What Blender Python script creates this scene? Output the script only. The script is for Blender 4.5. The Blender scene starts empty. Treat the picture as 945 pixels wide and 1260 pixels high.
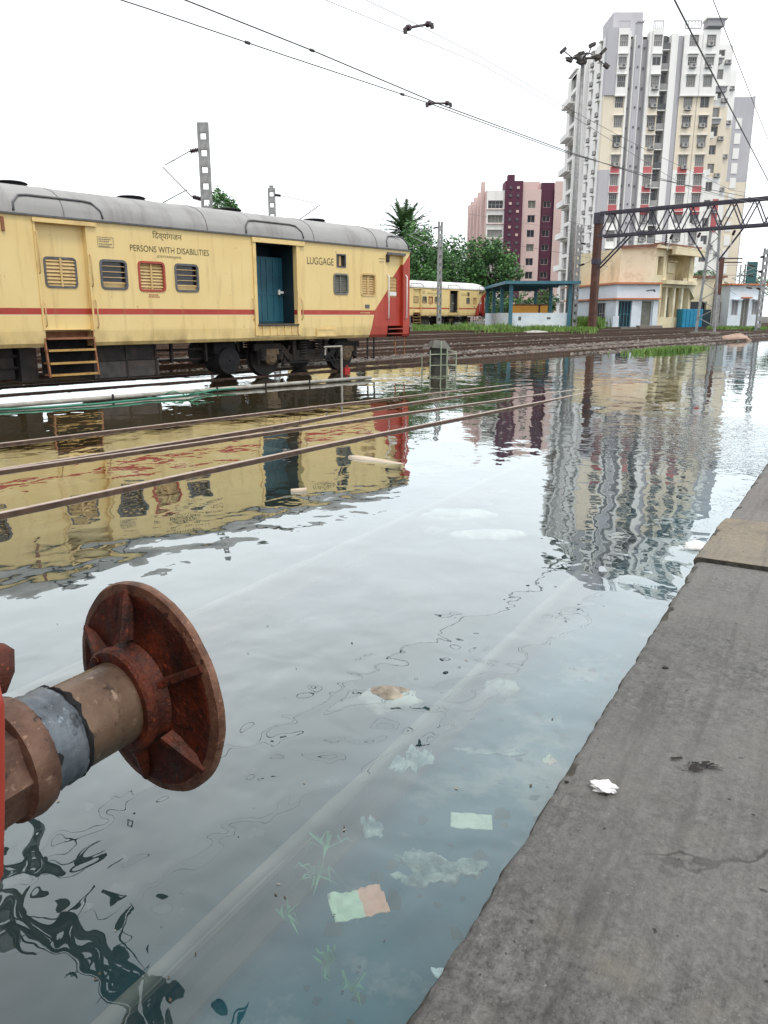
import bpy, bmesh, math, random
from mathutils import Vector, Matrix, noise as mnoise
R = math.radians; PI_ = math.pi
SC = bpy.context.scene
COL = SC.collection
rnd = random.Random(7)

# ------------------------------------------------------------------ camera
CAM_H, FOC, PITCH = 1.49, 950.0 / 945.0, R(14.2914)
cd = bpy.data.cameras.new("camera")
cd.sensor_fit = 'HORIZONTAL'; cd.sensor_width = 36.0; cd.lens = 36.0 * FOC
cd.clip_start = 0.05; cd.clip_end = 3000
cam = bpy.data.objects.new("camera", cd); COL.objects.link(cam)
cam.location = (0, 0, CAM_H); cam.rotation_euler = (R(90) - PITCH, 0, 0)
SC.camera = cam
SC.render.engine = 'CYCLES'
try:
    SC.cycles.use_denoising = True
    SC.cycles.max_bounces = 8; SC.cycles.transparent_max_bounces = 12
    SC.cycles.caustics_reflective = False; SC.cycles.caustics_refractive = False
    SC.cycles.sample_clamp_indirect = 8
except Exception:
    pass
SC.view_settings.view_transform = 'Standard'; SC.view_settings.look = 'None'
SC.view_settings.exposure = 0.12; SC.view_settings.gamma = 1.0

# ------------------------------------------------------------------ light: bright overcast sky, weak soft sun
SUN_EL, SUN_AZ = 63.0, 150.0          # azimuth clockwise from +Y (behind the camera, to the right)
W = bpy.data.worlds.new("World"); SC.world = W; W.use_nodes = True
nt = W.node_tree; nt.nodes.clear()
out = nt.nodes.new('ShaderNodeOutputWorld')
sky = nt.nodes.new('ShaderNodeTexSky'); sky.sky_type = 'NISHITA'; sky.sun_disc = False
sky.sun_elevation = R(SUN_EL); sky.sun_rotation = R(SUN_AZ)
b1 = nt.nodes.new('ShaderNodeBackground'); b1.inputs['Strength'].default_value = 0.10
nt.links.new(sky.outputs[0], b1.inputs['Color'])
b2 = nt.nodes.new('ShaderNodeBackground'); b2.inputs['Strength'].default_value = 1.6
tc = nt.nodes.new('ShaderNodeTexCoord')
cn = nt.nodes.new('ShaderNodeTexNoise'); cn.inputs['Scale'].default_value = 2.2; cn.inputs['Detail'].default_value = 4
nt.links.new(tc.outputs['Generated'], cn.inputs['Vector'])
cr = nt.nodes.new('ShaderNodeValToRGB')
cr.color_ramp.elements[0].position = 0.25; cr.color_ramp.elements[0].color = (0.88, 0.94, 0.97, 1)
cr.color_ramp.elements[1].position = 0.75; cr.color_ramp.elements[1].color = (1.0, 1.015, 1.02, 1)
nt.links.new(cn.outputs['Fac'], cr.inputs['Fac']); nt.links.new(cr.outputs['Color'], b2.inputs['Color'])
mxs = nt.nodes.new('ShaderNodeMixShader'); mxs.inputs[0].default_value = 0.90
nt.links.new(b1.outputs[0], mxs.inputs[1]); nt.links.new(b2.outputs[0], mxs.inputs[2])
nt.links.new(mxs.outputs[0], out.inputs['Surface'])
sd = bpy.data.lights.new("sun", 'SUN'); sd.energy = 1.4; sd.angle = R(14); sd.color = (1.0, 0.93, 0.82)
sun = bpy.data.objects.new("sun", sd); COL.objects.link(sun)
sv = Vector((math.sin(R(SUN_AZ)) * math.cos(R(SUN_EL)), math.cos(R(SUN_AZ)) * math.cos(R(SUN_EL)), math.sin(R(SUN_EL))))
sun.rotation_euler = sv.to_track_quat('Z', 'Y').to_euler(); sun.location = (0, -10, 40)

# ------------------------------------------------------------------ ground frames
AC, AP = R(41.571), R(30.284)          # headings of the yard tracks and of the platform track
D = Vector((math.sin(AC), math.cos(AC), 0)); N = Vector((-D.y, D.x, 0))
D0 = Vector((math.sin(AP), math.cos(AP), 0)); N0 = Vector((-D0.y, D0.x, 0))
YAW, YAW0 = math.pi / 2 - AC, math.pi / 2 - AP
def T(s, q, z=0.0): return D * s + N * q + Vector((0, 0, z))       # yard frame
def T0(s, q, z=0.0): return D0 * s + N0 * q + Vector((0, 0, z))    # platform frame
def ray(u, v):
    xc = (u - 472.5) / 950.0; yc = (630.0 - v) / 950.0
    return Vector((xc, math.cos(PITCH) + yc * math.sin(PITCH), -math.sin(PITCH) + yc * math.cos(PITCH)))
def on_z(u, v, z): r = ray(u, v); return Vector((0, 0, CAM_H)) + r * ((z - CAM_H) / r.z)
def on_y(u, v, y): r = ray(u, v); return Vector((0, 0, CAM_H)) + r * (y / r.y)
def on_q(u, v, q): r = ray(u, v); return Vector((0, 0, CAM_H)) + r * (q / r.dot(N))
def on_q0(u, v, q): r = ray(u, v); return Vector((0, 0, CAM_H)) + r * (q / r.dot(N0))
def lerp_tab(x, tab):
    if x <= tab[0][0]: return tab[0][1]
    for (a, va), (b, vb) in zip(tab, tab[1:]):
        if x <= b: return va + (vb - va) * (x - a) / (b - a)
    return tab[-1][1]
SHORE = [(-60, 20), (5, 20.4), (16, 18.4), (23, 16.9), (30, 15.2), (40, 15.0), (57, 16.2), (200, 16.2)]
RISE = [(-14, -0.45), (-6, -0.34), (-2.5, -0.22), (-0.6, -0.05), (0, 0.0), (1.2, 0.06), (5, 0.12), (14, 0.26), (26, 0.42), (60, 0.45)]
def gz(x, y):
    p = Vector((x, y, 0)); s, q = p.dot(D), p.dot(N)
    return lerp_tab(q - lerp_tab(s, SHORE), RISE)

# ------------------------------------------------------------------ materials
def setin(n, k, v):
    if k in n.inputs: n.inputs[k].default_value = v
def new_mat(name):
    m = bpy.data.materials.new(name); m.use_nodes = True
    return m, m.node_tree, m.node_tree.nodes['Principled BSDF']
def pm(name, c1, c2=None, scale=3.0, rough=0.7, bump=0.0, bscale=None, metal=0.0, dirt=None, dscale=0.6, damt=0.5,
       stretch=(1, 1, 1), detail=6.0, lo=0.3, hi=0.7, spec=0.5, dstretch=None, dlo=0.5, dhi=0.72):
    m, t, p = new_mat(name); L = t.links.new
    p.inputs['Roughness'].default_value = rough; p.inputs['Metallic'].default_value = metal
    setin(p, 'Specular IOR Level', spec)
    co = t.nodes.new('ShaderNodeTexCoord')
    mp = t.nodes.new('ShaderNodeMapping'); mp.inputs['Scale'].default_value = stretch
    L(co.outputs['Object'], mp.inputs['Vector'])
    n1 = t.nodes.new('ShaderNodeTexNoise'); n1.inputs['Scale'].default_value = scale; n1.inputs['Detail'].default_value = detail
    L(mp.outputs[0], n1.inputs['Vector'])
    rp = t.nodes.new('ShaderNodeValToRGB')
    rp.color_ramp.elements[0].position = lo; rp.color_ramp.elements[1].position = hi
    c2 = c2 or tuple(min(1, x * 1.15) for x in c1)
    rp.color_ramp.elements[0].color = (*c1, 1); rp.color_ramp.elements[1].color = (*c2, 1)
    L(n1.outputs['Fac'], rp.inputs['Fac']); last = rp.outputs['Color']
    if dirt:
        mp2 = t.nodes.new('ShaderNodeMapping'); mp2.inputs['Scale'].default_value = dstretch or (1, 1, 1)
        mp2.inputs['Location'].default_value = (3.1, 7.7, 1.3)
        L(co.outputs['Object'], mp2.inputs['Vector'])
        n2 = t.nodes.new('ShaderNodeTexNoise'); n2.inputs['Scale'].default_value = dscale; n2.inputs['Detail'].default_value = 8
        setin(n2, 'Roughness', 0.65)
        L(mp2.outputs[0], n2.inputs['Vector'])
        mr = t.nodes.new('ShaderNodeMapRange'); mr.inputs['From Min'].default_value = dlo; mr.inputs['From Max'].default_value = dhi
        mr.inputs['To Max'].default_value = damt
        L(n2.outputs['Fac'], mr.inputs['Value'])
        mx = t.nodes.new('ShaderNodeMix'); mx.data_type = 'RGBA'
        L(mr.outputs[0], mx.inputs[0]); L(last, mx.inputs[6]); mx.inputs[7].default_value = (*dirt, 1)
        last = mx.outputs[2]
    L(last, p.inputs['Base Color'])
    if bump:
        nb = t.nodes.new('ShaderNodeTexNoise'); nb.inputs['Scale'].default_value = bscale or scale * 4; nb.inputs['Detail'].default_value = 5
        L(mp.outputs[0], nb.inputs['Vector'])
        bp = t.nodes.new('ShaderNodeBump'); bp.inputs['Strength'].default_value = 1.0; bp.inputs['Distance'].default_value = bump
        L(nb.outputs['Fac'], bp.inputs['Height']); L(bp.outputs[0], p.inputs['Normal'])
    m['_last'] = ''
    return m
def mathn(t, op, a, b=None):
    n = t.nodes.new('ShaderNodeMath'); n.operation = op
    for i, x in enumerate((a, b)):
        if x is None: continue
        if hasattr(x, 'is_linked') or hasattr(x, 'links'): t.links.new(x, n.inputs[i])
        else: n.inputs[i].default_value = x
    return n.outputs[0]

M = {}
M['rail'] = pm('rail_rust', (0.05, 0.028, 0.02), (0.13, 0.075, 0.05), 9, 0.65, 0.002, 40, 0.3)
M['railtop'] = pm('rail_head_worn', (0.34, 0.26, 0.22), (0.50, 0.42, 0.37), 6, 0.5, 0.001, 50, 0.1, stretch=(.3, 3, 1))
M['rubble'] = pm('sunken_rubble', (0.02, 0.026, 0.026), (0.10, 0.095, 0.085), 3.5, 0.95, detail=1)
M['silted'] = pm('silted_rail_head', (0.085, 0.058, 0.042), (0.19, 0.145, 0.115), 3, 0.8, dirt=(0.10, 0.07, 0.055), dscale=5, damt=.7)
M['sleeper'] = pm('sleeper_concrete', (0.16, 0.14, 0.12), (0.24, 0.21, 0.18), 5, 0.9, 0.004)
M['ballast'] = pm('ballast_stone', (0.07, 0.058, 0.052), (0.26, 0.22, 0.195), 3.5, 0.95, detail=1)
M['iron'] = pm('black_iron', (0.007, 0.006, 0.006), (0.026, 0.022, 0.02), 5, 0.75, 0.003, 30, 0.2, dirt=(0.10, 0.06, 0.04), dscale=2.5, damt=.5)
M['irong'] = pm('grey_iron', (0.03, 0.027, 0.026), (0.07, 0.063, 0.058), 6, 0.6, 0.002, 30, 0.3, dirt=(0.08, 0.045, 0.03), dscale=3)
M['axle'] = pm('axlebox_ochre', (0.10, 0.065, 0.035), (0.22, 0.15, 0.09), 10, 0.7)
M['yelmark'] = pm('step_edge_yellow', (0.38, 0.22, 0.05), (0.52, 0.33, 0.11), 10, 0.6, dirt=(0.1, 0.06, 0.04), dscale=6)
M['wrust'] = pm('brown_step_rust', (0.20, 0.08, 0.04), (0.34, 0.15, 0.07), 8, 0.75, 0.002)
M['roof'] = pm('coach_roof_grey', (0.26, 0.255, 0.25), (0.325, 0.318, 0.312), 1.6, 0.62, 0.0, dirt=(0.115, 0.105, 0.10), dscale=1.1, damt=.6, stretch=(0.5, 1, 3), dstretch=(2.0, .4, .5))
M['roofw'] = pm('coach_roof_white', (0.70, 0.69, 0.68), (0.8, 0.79, 0.78), 1.6, 0.6, dirt=(0.4, 0.38, 0.36), dscale=1.0, damt=.4)
M['gutter'] = pm('gutter_dark', (0.07, 0.072, 0.08), (0.13, 0.13, 0.14), 8, 0.6)
M['black'] = pm('black_rubber', (0.008, 0.008, 0.009), (0.02, 0.02, 0.022), 8, 0.8, spec=.2)
M['cream'] = pm('cream_paint', (0.73, 0.53, 0.22), (0.78, 0.59, 0.27), 2, 0.5, dirt=(0.34, 0.2, 0.08), dscale=2.2, damt=.5)
M['creamlou'] = pm('cream_louvre', (0.55, 0.38, 0.16), (0.64, 0.46, 0.22), 4, 0.55, dirt=(0.28, 0.16, 0.07), dscale=5, damt=.6)
M['redp'] = pm('red_paint', (0.27, 0.03, 0.018), (0.36, 0.05, 0.03), 2.5, 0.5, dirt=(0.13, 0.03, 0.02), dscale=2.5, damt=.6)
M['redframe'] = pm('red_window_frame', (0.33, 0.05, 0.03), (0.4, 0.07, 0.04), 6, 0.5)
M['blueint'] = pm('blue_door_leaf', (0.006, 0.062, 0.098), (0.016, 0.115, 0.165), 1.6, 0.55, dirt=(0.01, 0.045, 0.06), dscale=1.6, damt=.7, dstretch=(1.5, 1, .5))
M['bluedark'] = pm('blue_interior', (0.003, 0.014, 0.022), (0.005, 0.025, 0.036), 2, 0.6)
M['glass'] = pm('dark_glass', (0.012, 0.013, 0.022), (0.03, 0.03, 0.045), 2, 0.12)
M['smoke'] = pm('grey_shutter', (0.13, 0.13, 0.11), (0.2, 0.2, 0.17), 5, 0.6)
M['ink'] = pm('lettering_olive', (0.06, 0.055, 0.02), (0.09, 0.08, 0.03), 10, 0.6)
M['inkred'] = pm('lettering_red', (0.3, 0.06, 0.04), None, 10, 0.6)
M['white'] = pm('white_paint', (0.72, 0.72, 0.71), (0.8, 0.8, 0.79), 3, 0.55)
M['lamp_red'] = pm('wet_red_iron', (0.5, 0.02, 0.02), (0.6, 0.04, 0.03), 8, 0.3)
M['steelg'] = pm('galvanised_mast', (0.20, 0.205, 0.205), (0.33, 0.33, 0.325), 4, 0.55, 0.001, 20, 0.35, dirt=(0.14, 0.10, 0.08), dscale=2, damt=.5)
M['rustmast'] = pm('rusty_portal', (0.055, 0.022, 0.016), (0.12, 0.05, 0.035), 3, 0.7, 0.002, 20, 0.1, dirt=(0.20, 0.07, 0.04), dscale=.8, damt=.5)
M['truss'] = pm('truss_steel_dark', (0.028, 0.026, 0.042), (0.06, 0.05, 0.07), 4, 0.6, 0, None, 0.2)
M['insul'] = pm('brown_insulator', (0.03, 0.014, 0.02), (0.05, 0.025, 0.03), 8, 0.25)
M['wire'] = pm('wire_dark', (0.035, 0.035, 0.037), (0.06, 0.06, 0.06), 5, 0.5)
M['pipepale'] = pm('pale_pipe', (0.24, 0.225, 0.20), (0.42, 0.40, 0.36), 6, 0.5, dirt=(0.2, 0.16, 0.12), dscale=3)
M['hose'] = pm('green_hose', (0.02, 0.16, 0.10), (0.04, 0.24, 0.15), 5, 0.4)
M['boxgreen'] = pm('signal_box_dark', (0.022, 0.024, 0.02), (0.07, 0.07, 0.06), 6, 0.7)
M['canvas'] = pm('canvas_cover_grey', (0.11, 0.115, 0.10), (0.17, 0.17, 0.15), 5, 0.85, 0.004)
M['palegreen'] = pm('pale_green_pipe', (0.26, 0.31, 0.22), (0.36, 0.4, 0.3), 8, 0.5)
M['leaf'] = pm('leaf_dark', (0.028, 0.085, 0.034), (0.07, 0.155, 0.05), 1.2, 0.6, detail=2)
M['leafb'] = pm('leaf_mid', (0.05, 0.145, 0.038), (0.11, 0.25, 0.06), 1.2, 0.6, detail=2)
M['leafp'] = pm('palm_leaf', (0.035, 0.085, 0.03), (0.085, 0.15, 0.05), 1.0, 0.6)
M['bark'] = pm('bark', (0.05, 0.036, 0.025), (0.10, 0.075, 0.05), 4, 0.9, 0.01)
M['grass'] = pm('grass_blades', (0.06, 0.14, 0.02), (0.17, 0.27, 0.05), 0.9, 0.7, detail=3)
M['shelterblue'] = pm('shelter_blue_steel', (0.03, 0.12, 0.17), (0.05, 0.17, 0.22), 3, 0.5)
M['sheet'] = pm('shelter_roof_sheet', (0.03, 0.045, 0.06), (0.055, 0.075, 0.09), 2, 0.6)
M['limewash'] = pm('limewash', (0.60, 0.67, 0.73), (0.70, 0.76, 0.80), 1.0, 0.8, dirt=(0.4, 0.42, 0.42), dscale=1.4, damt=.6)
M['orange'] = pm('orange_tank', (0.62, 0.26, 0.02), (0.7, 0.33, 0.04), 2, 0.5)
M['hutwall'] = pm('hut_pale_blue', (0.58, 0.65, 0.72), (0.68, 0.74, 0.79), 1.2, 0.8, dirt=(0.4, 0.42, 0.43), dscale=.9, damt=.5, dstretch=(1, 1, .3))
M['orangetrim'] = pm('orange_trim', (0.46, 0.15, 0.07), (0.56, 0.22, 0.11), 4, 0.7)
M['yelwall'] = pm('yellow_plaster', (0.66, 0.56, 0.36), (0.75, 0.67, 0.47), 0.8, 0.85, 0.01, 8, dirt=(0.16, 0.115, 0.07), dscale=.7, damt=.75, dstretch=(1, 1, .45), dlo=.52, dhi=.75)
M['yelclean'] = pm('yellow_plaster_clean', (0.74, 0.67, 0.49), (0.79, 0.73, 0.56), 0.7, 0.85, dirt=(0.35, 0.26, 0.16), dscale=.9, damt=.5)
M['browncap'] = pm('brown_coping', (0.16, 0.07, 0.05), (0.25, 0.12, 0.08), 3, 0.8)
M['tank'] = pm('blue_tank', (0.01, 0.20, 0.36), (0.02, 0.27, 0.45), 2, 0.45)
M['hoard'] = pm('hoarding_teal', (0.012, 0.075, 0.075), (0.02, 0.10, 0.10), 2, 0.5)
M['twhite'] = pm('tower_white', (0.80, 0.785, 0.765), (0.84, 0.83, 0.81), 0.15, 0.8, dirt=(0.55, 0.54, 0.53), dscale=.35, damt=.5, dstretch=(1, 1, .15))
M['tcream'] = pm('tower_cream', (0.72, 0.63, 0.50), (0.77, 0.69, 0.57), 0.2, 0.8, dirt=(0.5, 0.45, 0.4), dscale=.35, damt=.5, dstretch=(1, 1, .15))
M['tgrey'] = pm('tower_grey', (0.42, 0.41, 0.44), (0.48, 0.47, 0.50), 0.2, 0.8, dirt=(0.32, 0.31, 0.33), dscale=.35, damt=.5, dstretch=(1, 1, .15))
M['tdgrey'] = pm('tower_shaft_grey', (0.30, 0.295, 0.315), (0.37, 0.36, 0.38), 0.2, 0.8)
M['tred'] = pm('tower_red', (0.42, 0.10, 0.11), (0.48, 0.13, 0.14), 0.3, 0.75)
M['twin'] = pm('tower_window_glass', (0.20, 0.20, 0.20), (0.36, 0.35, 0.34), 0.4, 0.25)
M['tglass'] = pm('tower_dark_glass', (0.05, 0.055, 0.06), (0.15, 0.15, 0.16), 0.5, 0.3)
M['twinframe'] = pm('window_frame_grey', (0.40, 0.385, 0.37), (0.5, 0.485, 0.47), 2, 0.6)
M['purple'] = pm('purple_plaster', (0.075, 0.018, 0.042), (0.10, 0.028, 0.055), 0.2, 0.8)
M['pink'] = pm('pink_plaster', (0.60, 0.44, 0.42), (0.68, 0.52, 0.49), 0.2, 0.8, dirt=(0.45, 0.33, 0.31), dscale=.4, damt=.5, dstretch=(1, 1, .2))
M['ac'] = pm('ac_unit', (0.25, 0.24, 0.23), (0.5, 0.49, 0.47), 1.5, 0.6)
M['paper'] = pm('wet_paper', (0.62, 0.60, 0.44), (0.74, 0.71, 0.54), 14, 0.9, 0.004, 30, dirt=(0.38, 0.38, 0.28), dscale=22, damt=.7)
M['bag'] = pm('plastic_bag', (0.10, 0.13, 0.12), (0.46, 0.45, 0.38), 16, 0.5, 0.02, 25, lo=.38, hi=.62, dirt=(0.05, 0.08, 0.08), dscale=14, damt=.8)
M['bagw'] = pm('white_bag', (0.78, 0.78, 0.77), (0.85, 0.85, 0.84), 5, 0.6)
M['packet'] = pm('wet_packet', (0.62, 0.62, 0.42), (0.75, 0.40, 0.28), 3.2, 0.6, detail=1, lo=.45, hi=.55)
M['weed'] = pm('water_weed', (0.035, 0.14, 0.06), (0.13, 0.27, 0.11), 6, 0.6)
M['foam'] = pm('pale_stone', (0.16, 0.135, 0.105), (0.44, 0.38, 0.30), 14, 0.85, 0.02, 20, dirt=(0.09, 0.09, 0.08), dscale=9, damt=.7)
M['timber'] = pm('wet_timber', (0.45, 0.36, 0.27), (0.58, 0.48, 0.38), 7, 0.7, stretch=(.4, 3, 3))
M['boulder'] = pm('pink_boulder', (0.30, 0.20, 0.155), (0.42, 0.29, 0.23), 3, 0.85, 0.02, 6)

# --- coach paint: cream sides with a red band and red, slanted end (painted marks with a shape of their own)
def coach_paint():
    m, t, p = new_mat('coach_livery'); L = t.links.new
    p.inputs['Roughness'].default_value = 0.45
    co = t.nodes.new('ShaderNodeTexCoord'); sx = t.nodes.new('ShaderNodeSeparateXYZ'); L(co.outputs['Object'], sx.inputs[0])
    x, z = sx.outputs['X'], sx.outputs['Z']
    def noise(scale, st, det=7, loc=(0, 0, 0)):
        mp = t.nodes.new('ShaderNodeMapping'); mp.inputs['Scale'].default_value = st; mp.inputs['Location'].default_value = loc
        L(co.outputs['Object'], mp.inputs['Vector'])
        n = t.nodes.new('ShaderNodeTexNoise'); n.inputs['Scale'].default_value = scale; n.inputs['Detail'].default_value = det
        setin(n, 'Roughness', 0.6)
        L(mp.outputs[0], n.inputs['Vector']); return n.outputs['Fac']
    def mix(f, a, b):
        n = t.nodes.new('ShaderNodeMix'); n.data_type = 'RGBA'
        if isinstance(f, float): n.inputs[0].default_value = f
        else: L(f, n.inputs[0])
        for i, c in ((6, a), (7, b)):
            if isinstance(c, tuple): n.inputs[i].default_value = (*c, 1)
            else: L(c, n.inputs[i])
        return n.outputs[2]
    def rng(v, a, b, hi=1.0):
        n = t.nodes.new('ShaderNodeMapRange'); n.inputs['From Min'].default_value = a; n.inputs['From Max'].default_value = b
        n.inputs['To Max'].default_value = hi; L(v, n.inputs['Value']); return n.outputs[0]
    cream = mix(rng(noise(0.9, (1, 1, 1)), .35, .7), (0.745, 0.555, 0.235), (0.79, 0.62, 0.295))
    red = mix(rng(noise(1.6, (1, 1, 1)), .35, .7), (0.34, 0.028, 0.016), (0.44, 0.05, 0.028))
    band = mathn(t, 'MULTIPLY', mathn(t, 'GREATER_THAN', z, 1.475), mathn(t, 'LESS_THAN', z, 1.59))
    line = mathn(t, 'MULTIPLY', mathn(t, 'GREATER_THAN', z, 1.462), mathn(t, 'LESS_THAN', z, 1.475))
    # slanted edge of the red end: x > 9.37 + small slope below z 1.6, steep slant above
    k = mathn(t, 'MULTIPLY', mathn(t, 'MAXIMUM', mathn(t, 'SUBTRACT', z, 1.6), 0.0), 0.66)
    k2 = mathn(t, 'ADD', mathn(t, 'ADD', mathn(t, 'MULTIPLY', mathn(t, 'SUBTRACT', z, 0.9), 0.3), 9.33), k)
    endm = mathn(t, 'GREATER_THAN', x, k2)
    c = mix(line, cream, (0.72, 0.60, 0.42)); c = mix(band, c, red); c = mix(endm, c, red)
    streak = rng(noise(3.0, (2.2, 1, .22)), .54, .78, .38)
    c = mix(streak, c, (0.36, 0.21, 0.085))
    low = mathn(t, 'MULTIPLY', rng(noise(2.2, (1, 1, .5), 8, (5, 2, 1)), .42, .7), rng(z, 1.25, 0.92, 0.75))
    c = mix(low, c, (0.17, 0.10, 0.05))
    chips = rng(noise(9.0, (1, 1, 1), 8, (2, 8, 3)), .68, .74, .6)
    c = mix(chips, c, (0.14, 0.075, 0.04))
    L(c, p.inputs['Base Color'])
    bp = t.nodes.new('ShaderNodeBump'); bp.inputs['Strength'].default_value = .6; bp.inputs['Distance'].default_value = 0.012
    L(noise(1.2, (1, 1, .7), 2, (9, 9, 9)), bp.inputs['Height']); L(bp.outputs[0], p.inputs['Normal'])
    return m
M['livery'] = coach_paint()

# --- rust for the buffer
def rust_mat(name, base, light, dark, scale=14, bump=.003, rough=.6, metal=.25):
    m, t, p = new_mat(name); L = t.links.new
    p.inputs['Roughness'].default_value = rough; p.inputs['Metallic'].default_value = metal
    co = t.nodes.new('ShaderNodeTexCoord')
    def n(s, d, loc=0.0):
        q = t.nodes.new('ShaderNodeTexNoise'); q.inputs['Scale'].default_value = s; q.inputs['Detail'].default_value = d; setin(q, 'Roughness', .65)
        mp = t.nodes.new('ShaderNodeMapping'); mp.inputs['Location'].default_value = (loc, loc, loc)
        L(co.outputs['Object'], mp.inputs['Vector']); L(mp.outputs[0], q.inputs['Vector']); return q.outputs['Fac']
    r = t.nodes.new('ShaderNodeValToRGB'); e = r.color_ramp.elements
    e[0].position = .30; e[0].color = (*dark, 1); e[1].position = .72; e[1].color = (*light, 1)
    k = e.new(.5); k.color = (*base, 1)
    L(n(scale, 9), r.inputs['Fac'])
    r2 = t.nodes.new('ShaderNodeMapRange'); r2.inputs['From Min'].default_value = .56; r2.inputs['From Max'].default_value = .66; r2.inputs['To Max'].default_value = .75
    L(n(scale * .45, 8, 4.0), r2.inputs['Value'])
    mx = t.nodes.new('ShaderNodeMix'); mx.data_type = 'RGBA'; L(r2.outputs[0], mx.inputs[0]); L(r.outputs[0], mx.inputs[6]); mx.inputs[7].default_value = (*dark, 1)
    f3 = t.nodes.new('ShaderNodeMapRange'); f3.inputs['From Min'].default_value = .58; f3.inputs['From Max'].default_value = .66; f3.inputs['To Max'].default_value = .85
    L(n(scale * 3.2, 10, 9.0), f3.inputs['Value'])
    m3 = t.nodes.new('ShaderNodeMix'); m3.data_type = 'RGBA'; L(f3.outputs[0], m3.inputs[0]); L(mx.outputs[2], m3.inputs[6]); m3.inputs[7].default_value = (dark[0] * .5, dark[1] * .5, dark[2] * .5, 1)
    f4 = t.nodes.new('ShaderNodeMapRange'); f4.inputs['From Min'].default_value = .60; f4.inputs['From Max'].default_value = .68; f4.inputs['To Max'].default_value = .7
    L(n(scale * 5.0, 8, 14.0), f4.inputs['Value'])
    m4 = t.nodes.new('ShaderNodeMix'); m4.data_type = 'RGBA'; L(f4.outputs[0], m4.inputs[0]); L(m3.outputs[2], m4.inputs[6]); m4.inputs[7].default_value = (min(1, light[0] * 1.6), light[1] * 1.7, light[2] * 1.8, 1)
    L(m4.outputs[2], p.inputs['Base Color'])
    rr = t.nodes.new('ShaderNodeMapRange'); rr.inputs['From Min'].default_value = .3; rr.inputs['From Max'].default_value = .7; rr.inputs['To Min'].default_value = rough + .15; rr.inputs['To Max'].default_value = max(.2, rough - .25)
    L(n(scale * .8, 5, 21.0), rr.inputs['Value']); L(rr.outputs[0], p.inputs['Roughness'])
    bp = t.nodes.new('ShaderNodeBump'); bp.inputs['Strength'].default_value = 1; bp.inputs['Distance'].default_value = bump * 1.8
    L(n(scale * 3.5, 6, 2.0), bp.inputs['Height']); L(bp.outputs[0], p.inputs['Normal'])
    return m
M['rust'] = rust_mat('rusted_buffer_disc', (0.075, 0.015, 0.006), (0.21, 0.042, 0.013), (0.011, 0.005, 0.004))
M['rustpale'] = rust_mat('rusted_buffer_barrel', (0.125, 0.064, 0.042), (0.21, 0.125, 0.085), (0.028, 0.014, 0.011), 9, .002)
M['rustrim'] = rust_mat('rusted_rim', (0.16, 0.075, 0.045), (0.27, 0.15, 0.10), (0.05, 0.022, 0.016), 16, .002)
M['plunger'] = rust_mat('worn_plunger', (0.16, 0.10, 0.065), (0.23, 0.16, 0.11), (0.07, 0.04, 0.026), 7, .001, .4, .5)
M['grease'] = rust_mat('greasy_sleeve', (0.105, 0.125, 0.145), (0.20, 0.225, 0.245), (0.03, 0.035, 0.042), 7, .002, .38, .3)

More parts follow.
